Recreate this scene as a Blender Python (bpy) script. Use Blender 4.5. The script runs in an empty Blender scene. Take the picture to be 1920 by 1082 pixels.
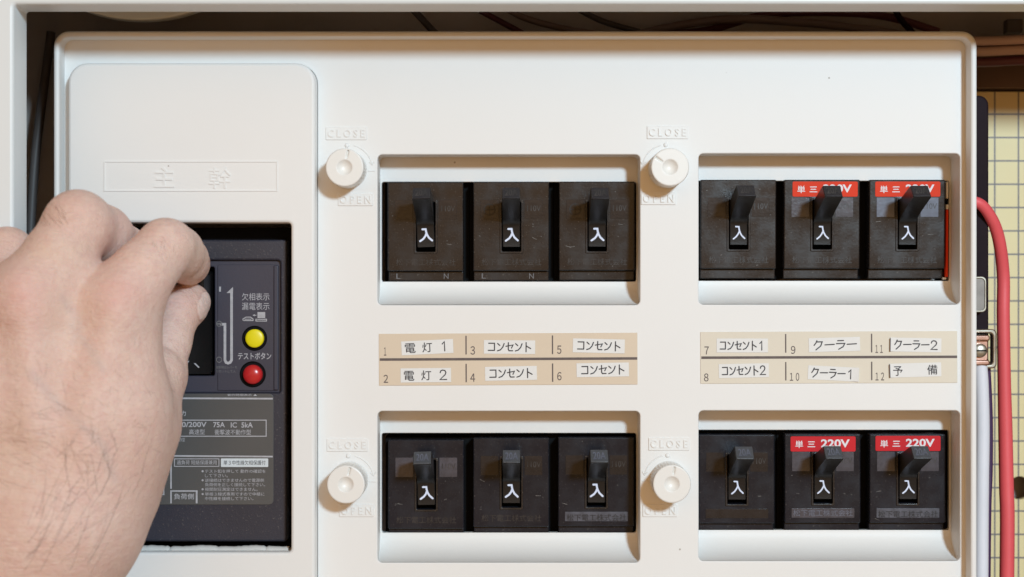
import bpy, bmesh, math, random
import numpy as np
from mathutils import Vector, Matrix
from mathutils.bvhtree import BVHTree

random.seed(7)
rng = np.random.default_rng(7)
sc = bpy.context.scene
col = sc.collection

# ---------------------------------------------------------------- scale
# Lengths below are in units of u = 0.154 mm; x to the right, y DOWN, z out of the wall
# (towards the viewer), z = 0 on the moulded cover panel.  W() turns that into metres.
S = 1.54e-4
CX, CY, D = 960.0, 541.0, 3117.0          # the camera stands D in front of the point (CX, CY)
def W(x, y, z=0.0):
    return Vector(((x - CX) * S, -z * S, -(y - CY) * S))

# ---------------------------------------------------------------- camera
cam = bpy.data.cameras.new('camera')
co = bpy.data.objects.new('camera', cam)
col.objects.link(co)
co.location = W(CX, CY, D)
co.rotation_euler = (math.radians(90), 0, 0)
cam.sensor_width = 36.0
cam.lens = 36.0 * D / 1920.0
cam.clip_start, cam.clip_end = 0.01, 50.0
cam.dof.use_dof = True
cam.dof.focus_distance = (D - 5) * S
cam.dof.aperture_fstop = 11.0
sc.camera = co

# ---------------------------------------------------------------- room light
world = bpy.data.worlds.new('World')
sc.world = world
world.use_nodes = True
nt = world.node_tree
bg = nt.nodes['Background']
tc = nt.nodes.new('ShaderNodeTexCoord')
sp = nt.nodes.new('ShaderNodeSeparateXYZ')
rmp = nt.nodes.new('ShaderNodeValToRGB')          # warm room: darker floor and furniture, bright warm walls, dimmer ceiling
rmp.color_ramp.interpolation = 'EASE'
stops = [(0.0, 0.90), (0.36, 0.74), (0.455, 0.42), (0.53, 1.15), (0.75, 1.10), (1.0, 0.80)]
el = rmp.color_ramp.elements
while len(el) < len(stops): el.new(0.5)
for e_, (p_, v_) in zip(el, stops):
    e_.position = p_; e_.color = (0.85 * v_, 0.475 * v_, 0.195 * v_, 1)
hh = nt.nodes.new('ShaderNodeMath'); hh.operation = 'MULTIPLY_ADD'; hh.inputs[1].default_value = 0.5; hh.inputs[2].default_value = 0.5
nt.links.new(tc.outputs['Generated'], sp.inputs[0])
nt.links.new(sp.outputs['Z'], hh.inputs[0]); nt.links.new(hh.outputs[0], rmp.inputs[0])
# the lit wall opposite the cabinet is the brightest part of the room
sq = nt.nodes.new('ShaderNodeMath'); sq.operation = 'MINIMUM'; sq.inputs[1].default_value = 0.0
s2 = nt.nodes.new('ShaderNodeMath'); s2.operation = 'POWER'; s2.inputs[1].default_value = 2.0
s3 = nt.nodes.new('ShaderNodeMath'); s3.operation = 'MULTIPLY_ADD'; s3.inputs[1].default_value = 1.38; s3.inputs[2].default_value = 0.28
nt.links.new(sp.outputs['Y'], sq.inputs[0]); nt.links.new(sq.outputs[0], s2.inputs[0]); nt.links.new(s2.outputs[0], s3.inputs[0])
vm = nt.nodes.new('ShaderNodeVectorMath'); vm.operation = 'SCALE'
nt.links.new(rmp.outputs[0], vm.inputs[0]); nt.links.new(s3.outputs[0], vm.inputs['Scale'])
nt.links.new(vm.outputs[0], bg.inputs['Color'])
bg.inputs['Strength'].default_value = 0.71

lamp = bpy.data.lights.new('room_lamp', 'AREA')
lamp.shape = 'DISK'
lamp.size = 780 * S
lamp.energy = 13.2
lamp.color = (0.605, 0.835, 1.0)
lo = bpy.data.objects.new('room_lamp', lamp)
col.objects.link(lo)
lo.location = W(3450, -1850, 7000)
lo.rotation_euler = (W(CX, CY, 0) - lo.location).to_track_quat('-Z', 'Y').to_euler()

sc.view_settings.view_transform = 'Standard'
sc.view_settings.look = 'None'
sc.view_settings.exposure = 0.0
sc.view_settings.gamma = 1.0

# ---------------------------------------------------------------- materials
def srgb(r, g, b):
    f = lambda c: (c / 255 / 12.92) if c <= 10 else ((c / 255 + 0.055) / 1.055) ** 2.4
    return (f(r), f(g), f(b), 1)

def mat(name, c, rough=0.5, spec=0.5, metal=0.0, var=0.0, vscale=40, bump=0.0, bscale=900,
        coat=0.0, sss=0.0, dust=0.0, rvar=0.0, speck=0.0):
    """one procedural surface: colour with soft large variation, fine relief, optional dust specks"""
    m = bpy.data.materials.new(name)
    m.use_nodes = True
    n = m.node_tree; L = n.links
    p = n.nodes['Principled BSDF']
    p.inputs['Roughness'].default_value = rough
    p.inputs['Specular IOR Level'].default_value = spec
    p.inputs['Metallic'].default_value = metal
    p.inputs['Coat Weight'].default_value = coat
    if sss:
        p.inputs['Subsurface Weight'].default_value = sss
        p.inputs['Subsurface Radius'].default_value = (0.0012, 0.0008, 0.0005)
        p.inputs['Subsurface Scale'].default_value = 1.0
    t = n.nodes.new('ShaderNodeTexCoord')
    cc = (c[0], c[1], c[2], 1)
    out = None
    if var or dust:
        ns = n.nodes.new('ShaderNodeTexNoise'); ns.inputs['Scale'].default_value = vscale
        ns.inputs['Detail'].default_value = 4
        L.new(t.outputs['Object'], ns.inputs['Vector'])
        r = n.nodes.new('ShaderNodeMapRange')
        r.inputs['From Min'].default_value = 0.3; r.inputs['From Max'].default_value = 0.7
        r.inputs['To Min'].default_value = 1 - var; r.inputs['To Max'].default_value = 1 + var
        L.new(ns.outputs['Fac'], r.inputs['Value'])
        h = n.nodes.new('ShaderNodeHueSaturation'); h.inputs['Color'].default_value = cc
        L.new(r.outputs[0], h.inputs['Value'])
        out = h.outputs[0]
    if dust:
        v = n.nodes.new('ShaderNodeTexNoise'); v.inputs['Scale'].default_value = 1900
        v.inputs['Detail'].default_value = 2
        L.new(t.outputs['Object'], v.inputs['Vector'])
        r2 = n.nodes.new('ShaderNodeMapRange')
        r2.inputs['From Min'].default_value = 0.645; r2.inputs['From Max'].default_value = 0.74
        r2.inputs['To Max'].default_value = dust
        L.new(v.outputs['Fac'], r2.inputs['Value'])
        mm = n.nodes.new('ShaderNodeMix'); mm.data_type = 'RGBA'
        L.new(r2.outputs[0], mm.inputs['Factor'])
        L.new(out, mm.inputs['A'])
        mm.inputs['B'].default_value = (0.28, 0.25, 0.22, 1)
        out = mm.outputs['Result']
    if speck:      # a few tiny specks of dirt
        v = n.nodes.new('ShaderNodeTexVoronoi'); v.inputs['Scale'].default_value = 75
        L.new(t.outputs['Object'], v.inputs['Vector'])
        a = n.nodes.new('ShaderNodeMath'); a.operation = 'LESS_THAN'; a.inputs[1].default_value = 0.022
        L.new(v.outputs['Distance'], a.inputs[0])
        s_ = n.nodes.new('ShaderNodeSeparateColor'); L.new(v.outputs['Color'], s_.inputs[0])
        b = n.nodes.new('ShaderNodeMath'); b.operation = 'GREATER_THAN'; b.inputs[1].default_value = 0.6
        L.new(s_.outputs[0], b.inputs[0])
        c_ = n.nodes.new('ShaderNodeMath'); c_.operation = 'MULTIPLY'; L.new(a.outputs[0], c_.inputs[0]); L.new(b.outputs[0], c_.inputs[1])
        d_ = n.nodes.new('ShaderNodeMath'); d_.operation = 'MULTIPLY'; L.new(c_.outputs[0], d_.inputs[0]); d_.inputs[1].default_value = speck
        # faint yellowed handling marks
        ws = n.nodes.new('ShaderNodeTexNoise'); ws.inputs['Scale'].default_value = 22; ws.inputs['Detail'].default_value = 6
        L.new(t.outputs['Object'], ws.inputs['Vector'])
        wr = n.nodes.new('ShaderNodeMapRange'); wr.inputs['From Min'].default_value = 0.55; wr.inputs['From Max'].default_value = 0.8; wr.inputs['To Max'].default_value = 0.08
        L.new(ws.outputs['Fac'], wr.inputs['Value'])
        m0 = n.nodes.new('ShaderNodeMix'); m0.data_type = 'RGBA'; L.new(wr.outputs[0], m0.inputs['Factor']); L.new(out, m0.inputs['A']); m0.inputs['B'].default_value = (0.62, 0.55, 0.44, 1)
        m1 = n.nodes.new('ShaderNodeMix'); m1.data_type = 'RGBA'; L.new(d_.outputs[0], m1.inputs['Factor']); L.new(m0.outputs['Result'], m1.inputs['A']); m1.inputs['B'].default_value = (0.22, 0.17, 0.12, 1)
        out = m1.outputs['Result']
    if out is None: p.inputs['Base Color'].default_value = cc
    else: L.new(out, p.inputs['Base Color'])
    if rvar:
        n3 = n.nodes.new('ShaderNodeTexNoise'); n3.inputs['Scale'].default_value = 130
        n3.inputs['Detail'].default_value = 5
        L.new(t.outputs['Object'], n3.inputs['Vector'])
        r3 = n.nodes.new('ShaderNodeMapRange')
        r3.inputs['From Min'].default_value = 0.3; r3.inputs['From Max'].default_value = 0.7
        r3.inputs['To Min'].default_value = rough - rvar; r3.inputs['To Max'].default_value = rough + rvar
        L.new(n3.outputs['Fac'], r3.inputs['Value']); L.new(r3.outputs[0], p.inputs['Roughness'])
    if bump:
        nb = n.nodes.new('ShaderNodeTexNoise'); nb.inputs['Scale'].default_value = bscale
        nb.inputs['Detail'].default_value = 3
        L.new(t.outputs['Object'], nb.inputs['Vector'])
        b = n.nodes.new('ShaderNodeBump'); b.inputs['Strength'].default_value = bump
        b.inputs['Distance'].default_value = 0.0002
        L.new(nb.outputs['Fac'], b.inputs['Height'])
        L.new(b.outputs[0], p.inputs['Normal'])
    return m

M = {
    'ivory':   mat('ivory_moulding', (0.775, 0.768, 0.748), 0.48, 0.3, var=0.004, vscale=14, bump=0.05, bscale=2200, speck=0.6),
    'ivory2':  mat('ivory_moulding_warm', (0.775, 0.765, 0.73), 0.38, 0.5, var=0.015, vscale=30, bump=0.08, bscale=1500),
    'frame':   mat('painted_steel', (0.70, 0.735, 0.74), 0.40, 0.5, var=0.004, vscale=20, bump=0.06, bscale=1100),
    'case':    mat('dark_case', (0.50, 0.45, 0.42), 0.6, 0.4, var=0.15, vscale=25),
    'brown':   mat('brown_plate', (0.13, 0.075, 0.05), 0.6, 0.3, var=0.12, vscale=50),
    'black':   mat('black_phenolic', (0.0140, 0.0118, 0.0118), 0.25, 0.5, var=0.12, vscale=60, bump=0.10, bscale=1300, dust=0.26, rvar=0.10),
    'gapblack': mat('gap_shade_black', (0.0035, 0.0035, 0.004), 0.7, 0.15, var=0.1),  # blacker than the plastic: shade in gaps and recesses put into the colour
    'lever':   mat('black_lever', (0.0075, 0.0075, 0.008), 0.36, 0.4, var=0.1, vscale=90, bump=0.2, bscale=1700),
    'capd':    mat('lever_cap_dark', (0.014, 0.013, 0.017), 0.4, 0.4, var=0.12, vscale=300, bump=0.3, bscale=2200),
    'black2':  mat('black_phenolic_lower', (0.0110, 0.0120, 0.0175), 0.27, 0.32, var=0.15, vscale=60, bump=0.08, bscale=1300, dust=0.22, rvar=0.12),  # same plastic; the lower row's darker reflections are put into the colour
    'cap':     mat('lever_cap', (0.046, 0.053, 0.064), 0.36, 0.8, var=0.12, vscale=300, bump=0.35, bscale=2200),
    'main':    mat('main_breaker_black', (0.025, 0.026, 0.039), 0.42, 0.5, var=0.14, vscale=40, bump=0.25, bscale=1900, dust=0.25),
    'mainin':  mat('main_breaker_inset', (0.040, 0.038, 0.057), 0.45, 0.5, var=0.10, vscale=30, bump=0.12, bscale=1900),
    'mlabel':  mat('grey_label', (0.082, 0.080, 0.078), 0.42, 0.5, var=0.06, vscale=40, bump=0.05),
    'mprint':  mat('grey_print', (0.42, 0.41, 0.43), 0.6, 0.3, var=0.1, vscale=700),
    'mdim':    mat('dim_print', (0.17, 0.165, 0.17), 0.6, 0.3, var=0.15, vscale=700),
    'mwhite':  mat('white_print', (0.62, 0.66, 0.68), 0.5, 0.3, var=0.03, vscale=300),
    'scratch': mat('dust_scratch', (0.15, 0.14, 0.13), 0.5, 0.5, var=0.5, vscale=900),
    'white':   mat('white_mark', (0.66, 0.72, 0.88), 0.5, 0.3, var=0.04, vscale=300),
    'orange':  mat('red_sticker', (0.68, 0.042, 0.010), 0.5, 0.15, var=0.05, vscale=80),  # upper-row sticker red with its warm light mixed into the colour
    'crimson': mat('crimson_sticker', (0.56, 0.014, 0.020), 0.45, 0.2, var=0.05, vscale=80),  # same sticker red for the lower row, without the painted warm light
    'stickw':  mat('sticker_white', (0.75, 0.72, 0.74), 0.5, 0.3, var=0.03),
    'patchb':  mat('bluish_patch_sheen', (0.115, 0.125, 0.165), 0.3, 0.5, var=0.15, vscale=250, bump=0.2),  # bluish reflection on the glossy patches put into the base colour
    'barsheen': mat('grey_bar_sheen', (0.075, 0.078, 0.098), 0.35, 0.5, var=0.35, vscale=300, bump=0.3),  # pale sheen reflected by the name bars, painted as colour
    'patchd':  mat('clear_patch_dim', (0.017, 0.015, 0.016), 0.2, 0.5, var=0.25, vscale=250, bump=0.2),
    'patchm':  mat('grey_patch_sheen', (0.060, 0.058, 0.072), 0.25, 0.6, var=0.25, vscale=300, bump=0.3),  # weaker grey reflection on the glossy patches, also painted as base colour
    'faint':   mat('faint_moulded_text', (0.030, 0.027, 0.026), 0.35, 0.5, var=0.9, vscale=380),
    'faint2':  mat('faint_text_dark', (0.010, 0.009, 0.009), 0.4, 0.4, var=0.2, vscale=500),
    'strip':   mat('cream_strip', (0.66, 0.55, 0.42), 0.55, 0.35, var=0.03, vscale=30),
    'strip2':  mat('pale_cream_strip', (0.69, 0.63, 0.52), 0.55, 0.35, var=0.03, vscale=30),
    'stripink': mat('brown_ink', (0.125, 0.098, 0.092), 0.6, 0.3, var=0.12, vscale=600),
    'paper':   mat('paper_slip', (0.74, 0.735, 0.715), 0.6, 0.3, var=0.02, vscale=120),
    'ink':     mat('black_ink', (0.055, 0.048, 0.05), 0.6, 0.3, var=0.2, vscale=700),
    'yellow':  mat('yellow_button', (0.80, 0.68, 0.004), 0.38, 0.5, var=0.02),
    'redbtn':  mat('red_button', (0.52, 0.02, 0.022), 0.25, 0.5, var=0.04, vscale=100),
    'redwire': mat('red_wire', (0.74, 0.095, 0.108), 0.5, 0.5, var=0.06, vscale=60, bump=0.15, bscale=700),
    'whitewire': mat('white_wire', (0.70, 0.71, 0.76), 0.4, 0.5, var=0.03, vscale=60),
    'purple':  mat('purple_wire', (0.045, 0.018, 0.075), 0.4, 0.5, var=0.1),
    'pinkwire': mat('pinkish_wire', (0.50, 0.32, 0.25), 0.5, 0.4, var=0.06),
    'tanwire': mat('dull_tan_wire', (0.20, 0.14, 0.12), 0.5, 0.4, var=0.06),
    'clipface': mat('dull_clip_face', (0.20, 0.175, 0.155), 0.45, 0.5, metal=0.4, var=0.2, vscale=200),
    'greywire': mat('grey_wire', (0.085, 0.07, 0.065), 0.5, 0.4, var=0.1),
    'maroon':  mat('maroon_wire', (0.10, 0.025, 0.03), 0.5, 0.4, var=0.1),
    'steel':   mat('zinc_steel', (0.38, 0.365, 0.31), 0.33, 0.5, metal=0.9, var=0.12, vscale=200, rvar=0.1),
    'copper':  mat('copper_clamp', (0.52, 0.33, 0.265), 0.30, 0.5, metal=0.9, var=0.15, vscale=200, rvar=0.1),
    'column':  mat('dark_channel', (0.015, 0.008, 0.011), 0.65, 0.1, var=0.15, vscale=60),
}

def board_material():
    m = bpy.data.materials.new('yellow_squared_board')
    m.use_nodes = True
    n = m.node_tree; L = n.links; p = n.nodes['Principled BSDF']
    p.inputs['Roughness'].default_value = 0.5
    t = n.nodes.new('ShaderNodeTexCoord'); s = n.nodes.new('ShaderNodeSeparateXYZ')
    L.new(t.outputs['Object'], s.inputs[0])
    masks = []
    for ax, pitch, off in (('X', 49.2 * S, 0.0), ('Z', 48.4 * S, 0.0)):
        a = n.nodes.new('ShaderNodeMath'); a.operation = 'WRAP'
        a.inputs[1].default_value = pitch / 2; a.inputs[2].default_value = -pitch / 2
        L.new(s.outputs[ax], a.inputs[0])
        b = n.nodes.new('ShaderNodeMath'); b.operation = 'ABSOLUTE'; L.new(a.outputs[0], b.inputs[0])
        c = n.nodes.new('ShaderNodeMapRange')
        c.inputs['From Min'].default_value = 1.0 * S; c.inputs['From Max'].default_value = 2.1 * S
        c.inputs['To Min'].default_value = 1; c.inputs['To Max'].default_value = 0
        L.new(b.outputs[0], c.inputs['Value']); masks.append(c.outputs[0])
    mxx = n.nodes.new('ShaderNodeMath'); mxx.operation = 'MAXIMUM'
    L.new(masks[0], mxx.inputs[0]); L.new(masks[1], mxx.inputs[1])
    ns = n.nodes.new('ShaderNodeTexNoise'); ns.inputs['Scale'].default_value = 60
    L.new(t.outputs['Object'], ns.inputs['Vector'])
    cr = n.nodes.new('ShaderNodeMix'); cr.data_type = 'RGBA'
    cr.inputs['A'].default_value = (0.86, 0.67, 0.33, 1); cr.inputs['B'].default_value = (0.90, 0.73, 0.39, 1)
    L.new(ns.outputs['Fac'], cr.inputs['Factor'])
    fm = n.nodes.new('ShaderNodeMix'); fm.data_type = 'RGBA'
    L.new(mxx.outputs[0], fm.inputs['Factor']); L.new(cr.outputs['Result'], fm.inputs['A'])
    fm.inputs['B'].default_value = (0.15, 0.13, 0.15, 1)
    L.new(fm.outputs['Result'], p.inputs['Base Color'])
    return m
M['board'] = board_material()

# ---------------------------------------------------------------- mesh helpers
def rr(x0, x1, y0, y1, r, n=6):
    """outline of a rounded rectangle"""
    r = max(0.01, min(r, (x1 - x0) / 2, (y1 - y0) / 2)); pts = []
    for cx, cy, a0 in ((x1 - r, y1 - r, 0), (x0 + r, y1 - r, 90), (x0 + r, y0 + r, 180), (x1 - r, y0 + r, 270)):
        for i in range(n + 1):
            a = math.radians(a0 + 90 * i / n)
            pts.append((cx + r * math.cos(a), cy + r * math.sin(a)))
    return pts

def ring_pts(cx, cy, r, n=32):
    return [(cx + r * math.cos(2 * math.pi * i / n), cy + r * math.sin(2 * math.pi * i / n)) for i in range(n)]

class MB:
    def __init__(s): s.v = []; s.f = []
    def add(s, pts):
        i = len(s.v); s.v += [tuple(p) for p in pts]; return list(range(i, i + len(pts)))
    def face(s, idx): s.f.append(tuple(idx))
    def loft(s, rings, close=True, cap0=False, cap1=False):
        ids = [s.add(r) for r in rings]
        n = len(ids[0])
        for a, b in zip(ids, ids[1:]):
            for i in range(n if close else n - 1):
                j = (i + 1) % n
                s.face((a[i], a[j], b[j], b[i]))
        if cap0: s.face(s.add(rings[0]))
        if cap1: s.face(s.add(rings[-1]))
        return s
    def box(s, x0, x1, y0, y1, z0, z1, bev=0.0):
        return s.slab(x0, x1, y0, y1, 0.02 if not bev else bev, z0, z1, bev, n=1 if not bev else 3)
    def slab(s, x0, x1, y0, y1, r, z0, z1, bev=0.0, n=6, seg=3, back=True):
        if r <= 0.03:
            o = lambda d: [(x0 + d, y0 + d), (x1 - d, y0 + d), (x1 - d, y1 - d), (x0 + d, y1 - d)]
        else:
            o = lambda d: rr(x0 + d, x1 - d, y0 + d, y1 - d, r - d * 0.6, n)
        rings = [[(x, y, z0) for x, y in o(0)]]
        if bev:
            for k in range(seg + 1):
                a = math.pi / 2 * k / seg
                rings.append([(x, y, z1 - bev + bev * math.sin(a)) for x, y in o(bev * (1 - math.cos(a)))])
        else: rings.append([(x, y, z1) for x, y in o(0)])
        return s.loft(rings, cap0=back, cap1=True)
    def disc(s, cx, cy, r, z0, z1, bev=0.0, n=40):
        rings = [[(x, y, z0) for x, y in ring_pts(cx, cy, r, n)]]
        k = 4 if bev else 1
        for q in range(k + 1 if bev else 1):
            a = math.pi / 2 * q / k
            rings.append([(x, y, z1 - bev + bev * (math.sin(a) if bev else 0)) for x, y in ring_pts(cx, cy, r - bev * (1 - math.cos(a)), n)])
        return s.loft(rings, cap1=True)
    def dome(s, cx, cy, r, z0, z1, h, n=40, k=7):
        """short cylinder with a rounded crown"""
        rings = [[(x, y, z0) for x, y in ring_pts(cx, cy, r, n)]]
        for q in range(k + 1):
            a = math.pi / 2 * q / k
            rings.append([(x, y, z1 + h * math.sin(a)) for x, y in ring_pts(cx, cy, max(0.05, r * math.cos(a)), n)])
        return s.loft(rings, cap1=True)
    def sheet(s, outer, holes, z0, z1, bev):
        """flat sheet with rounded edges round its outline and round its holes; outlines are (x0,x1,y0,y1,r)"""
        bm = bmesh.new(); edges = []
        def loop(pts):
            vs = [bm.verts.new((x, y, z1)) for x, y in pts]
            for a, b in zip(vs, vs[1:] + vs[:1]): edges.append(bm.edges.new((a, b)))
        def outline(h, d):
            if len(h) == 3: return ring_pts(h[0], h[1], h[2] - d)
            return rr(h[0] + d, h[1] - d, h[2] + d, h[3] - d, h[4] - d, 6)
        loop(outline(outer, bev))
        for h in holes: loop(outline(h, -bev))
        bmesh.ops.triangle_fill(bm, use_beauty=True, edges=edges)
        base = len(s.v); bm.verts.index_update()
        s.v += [tuple(v.co) for v in bm.verts]
        for f in bm.faces: s.face([base + v.index for v in f.verts])
        bm.free()
        for sg, h in [(1, outer)] + [(-1, h) for h in holes]:
            rings = [[(x, y, z0) for x, y in outline(h, 0)]]
            for k in range(4):
                a = math.pi / 2 * k / 3
                rings.append([(x, y, z1 - bev + bev * math.sin(a)) for x, y in outline(h, sg * bev * (1 - math.cos(a)))])
            s.loft(rings)
        return s
    def prof(s, pts, x0, x1, bev=0.0):
        """outline in (y, z) pulled along x, ends slightly rounded"""
        cy = sum(p[0] for p in pts) / len(pts); cz = sum(p[1] for p in pts) / len(pts)
        def sh(d):
            out = []
            for y, z in pts:
                L = math.hypot(y - cy, z - cz) or 1
                out.append((y - (y - cy) / L * d, z - (z - cz) / L * d))
            return out
        if bev:
            rings = [[(x0, y, z) for y, z in sh(bev)], [(x0 + bev, y, z) for y, z in pts],
                     [(x1 - bev, y, z) for y, z in pts], [(x1, y, z) for y, z in sh(bev)]]
        else: rings = [[(x0, y, z) for y, z in pts], [(x1, y, z) for y, z in pts]]
        return s.loft(rings, cap0=True, cap1=True)
    def tube(s, path, r, n=12, sub=6, caps=True):
        P = [Vector(p) for p in path]
        R = r if isinstance(r, (list, tuple)) else [r] * len(P)
        pts = []; rad = []
        for i in range(len(P) - 1):
            p0 = P[max(i - 1, 0)]; p1 = P[i]; p2 = P[i + 1]; p3 = P[min(i + 2, len(P) - 1)]
            for k in range(sub):
                t = k / sub
                pts.append(0.5 * ((2 * p1) + (p2 - p0) * t + (2 * p0 - 5 * p1 + 4 * p2 - p3) * t * t + (3 * p1 - p0 - 3 * p2 + p3) * t ** 3))
                rad.append(R[i] * (1 - t) + R[i + 1] * t)
        pts.append(P[-1]); rad.append(R[-1])
        t0 = (pts[1] - pts[0]).normalized()
        nrm = t0.orthogonal().normalized(); rings = []
        for i, p in enumerate(pts):
            t = (pts[min(i + 1, len(pts) - 1)] - pts[max(i - 1, 0)]).normalized()
            nrm = (nrm - t * nrm.dot(t)).normalized(); b = t.cross(nrm)
            rings.append([tuple(p + (nrm * math.cos(2 * math.pi * k / n) + b * math.sin(2 * math.pi * k / n)) * rad[i]) for k in range(n)])
        return s.loft(rings, cap0=caps, cap1=caps)
    def stroke(s, pts, w, z, jag=0.0):
        """pen stroke: flat ribbon with mitred joints and round ends"""
        P = [Vector(p) for p in pts]; L = []; Rr = []
        for i, p in enumerate(P):
            d0 = (p - P[i - 1]).normalized() if i else None
            d1 = (P[i + 1] - p).normalized() if i < len(P) - 1 else None
            if d0 is None: d0 = d1
            if d1 is None: d1 = d0
            n0 = Vector((-d0.y, d0.x)); n1 = Vector((-d1.y, d1.x)); n = (n0 + n1)
            n = n.normalized() if n.length > 0.2 else n0
            k = w / 2 / max(0.55, n.dot(n0))
            L.append(p + n * k); Rr.append(p - n * k)
        d0 = (P[0] - P[1]).normalized(); d1 = (P[-1] - P[-2]).normalized()
        cap = lambda p, d: [p + (Vector((-d.y, d.x)) * math.cos(a) + d * math.sin(a)) * (-w / 2) * 1 for a in ()]
        a = s.add([(q.x, q.y, z) for q in L]); b = s.add([(q.x, q.y, z) for q in Rr])
        for i in range(len(P) - 1): s.face((a[i], a[i + 1], b[i + 1], b[i]))
        for p, d, u, v in ((P[0], d0, a[0], b[0]), (P[-1], d1, a[-1], b[-1])):
            uu = Vector(s.v[u][:2]) - p
            m = s.add([(p.x + (uu * math.cos(t) + d * (w / 2) * math.sin(t)).x, p.y + (uu * math.cos(t) + d * (w / 2) * math.sin(t)).y, z) for t in (0.8, 1.57, 2.34)])
            s.face([u] + m + [v])
        return s
    def mapv(s, fn): s.v = [tuple(fn(*p)) for p in s.v]; return s
    def join(s, o):
        b = len(s.v); s.v += o.v; s.f += [tuple(i + b for i in f) for f in o.f]; return s
    def mesh(s, name, m, smooth=True, ang=38):
        me = bpy.data.meshes.new(name)
        me.from_pydata([(x * S, -z * S, -y * S) for x, y, z in s.v], [], s.f)
        bm = bmesh.new(); bm.from_mesh(me)
        bmesh.ops.recalc_face_normals(bm, faces=bm.faces); bm.to_mesh(me); bm.free()
        if smooth:
            me.polygons.foreach_set('use_smooth', [True] * len(me.polygons))
            me.set_sharp_from_angle(angle=math.radians(ang))
        me.materials.append(M[m] if isinstance(m, str) else m)
        return me
    def obj(s, name, m, parent=None, loc=None, **k):
        o = bpy.data.objects.new(name, s.mesh(name, m, **k)); col.objects.link(o)
        if parent: o.parent = parent
        if loc is not None: o.location = loc
        return o

def L(x, y, z=0): return Vector((x * S, -z * S, -y * S))       # offset inside a thing
def tag(o, label, cat, group=None, kind=None):
    if label: o['label'] = label
    if cat: o['category'] = cat
    if group: o['group'] = group
    if kind: o['kind'] = kind
    return o
def thing(name, label, cat, x, y, z, group=None):
    o = bpy.data.objects.new(name, None); o.empty_display_size = 0.01
    col.objects.link(o); o.location = W(x, y, z)
    return tag(o, label, cat, group)
def world_mb(mb):          # a mesh written in picture-plane units of the whole place
    return mb.mapv(lambda x, y, z: (x - CX, y - CY, z))

_txt = {}
def text(body, x0, x1, y0, y1, z=0.0, bold=0.0, ext=0.0, keep=False, slant=0.0):
    """lettering fitted into a box; flat print (ext = 0) or raised by ext"""
    key = (body, round(bold, 3))
    if key not in _txt:
        c = bpy.data.curves.new('t', 'FONT'); c.body = body; c.size = 1.0; c.offset = bold; c.resolution_u = 3
        o = bpy.data.objects.new('t', c); col.objects.link(o)
        bpy.context.view_layer.update()
        me = bpy.data.meshes.new_from_object(o.evaluated_get(bpy.context.evaluated_depsgraph_get()))
        _txt[key] = ([tuple(v.co) for v in me.vertices], [tuple(p.vertices) for p in me.polygons])
        bpy.data.objects.remove(o); bpy.data.curves.remove(c); bpy.data.meshes.remove(me)
    V, F = _txt[key]
    xs = [v[0] for v in V]; ys = [v[1] for v in V]
    sx = (x1 - x0) / max(1e-6, max(xs) - min(xs)); sy = (y1 - y0) / max(1e-6, max(ys) - min(ys))
    if keep: sx = sy = min(sx, sy)
    mb = MB()
    P = [(x0 + (v[0] - min(xs)) * sx, y0 + (max(ys) - v[1]) * sy) for v in V]
    mb.v = [(x, y, z + ext) for x, y in P]; mb.f = list(F)
    if ext:
        cnt = {}
        for f in F:
            for a, b in zip(f, f[1:] + f[:1]):
                k = (min(a, b), max(a, b)); cnt[k] = cnt.get(k, 0) + 1
        rim = [k for k, n in cnt.items() if n == 1]
        for a, b in rim:
            q = mb.add([(P[a][0], P[a][1], z + ext), (P[b][0], P[b][1], z + ext), (P[b][0], P[b][1], z - 0.2), (P[a][0], P[a][1], z - 0.2)])
            mb.face(q)
    return mb

def frame_lines(x0, x1, y0, y1, w, z):
    """printed rectangle outline, four butted bars"""
    m = MB()
    for a, b, c, d in ((x0, x1, y0, y0 + w), (x0, x1, y1 - w, y1), (x0, x0 + w, y0 + w, y1 - w), (x1 - w, x1, y0 + w, y1 - w)):
        q = m.add([(a, c, z), (b, c, z), (b, d, z), (a, d, z)]); m.face(q)
    return m
def bar(m, x0, x1, y0, y1, z, dy=0.0):
    m.face(m.add([(x0, y0, z), (x1, y0 + dy, z), (x1, y1 + dy, z), (x0, y1, z)])); return m

# ================================================================ THE CABINET
case = MB()
case.box(-260, 1500, -160, 1300, -260, -240); case.box(1490, 2240, -160, 1300, -420, -400)                     # back
case.box(-262, -240, -162, 1302, -399, 139)
case.box(2220, 2242, -162, 1302, -399, 139)
case.box(-239, 2219, -162, -140, -399, 139)
case.box(-239, 2219, 1280, 1302, -399, 139)
o = world_mb(case).obj('cabinet_case', 'case', loc=W(CX, CY), smooth=False)
tag(o, 'dark brown steel case behind the ivory panel, seen through the gap', 'case')

fr = thing('cabinet_surround', 'white painted steel surround along the top and left edge of the cabinet', 'cabinet', 960, 20, 140)
m = MB().sheet((-420, 2400, -360, 1500, 30), [(90, 2150, 45, 1300, 6)], 138, 216, 6)
world_mb(m).obj('surround', 'frame', fr, loc=W(CX, CY) - W(960, 20, 140))
m = MB().disc(265, -267, 306, -20, 8, 4, n=140)
world_mb(m).obj('round_boss', 'frame', fr, loc=W(CX, CY) - W(960, 20, 140))

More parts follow.
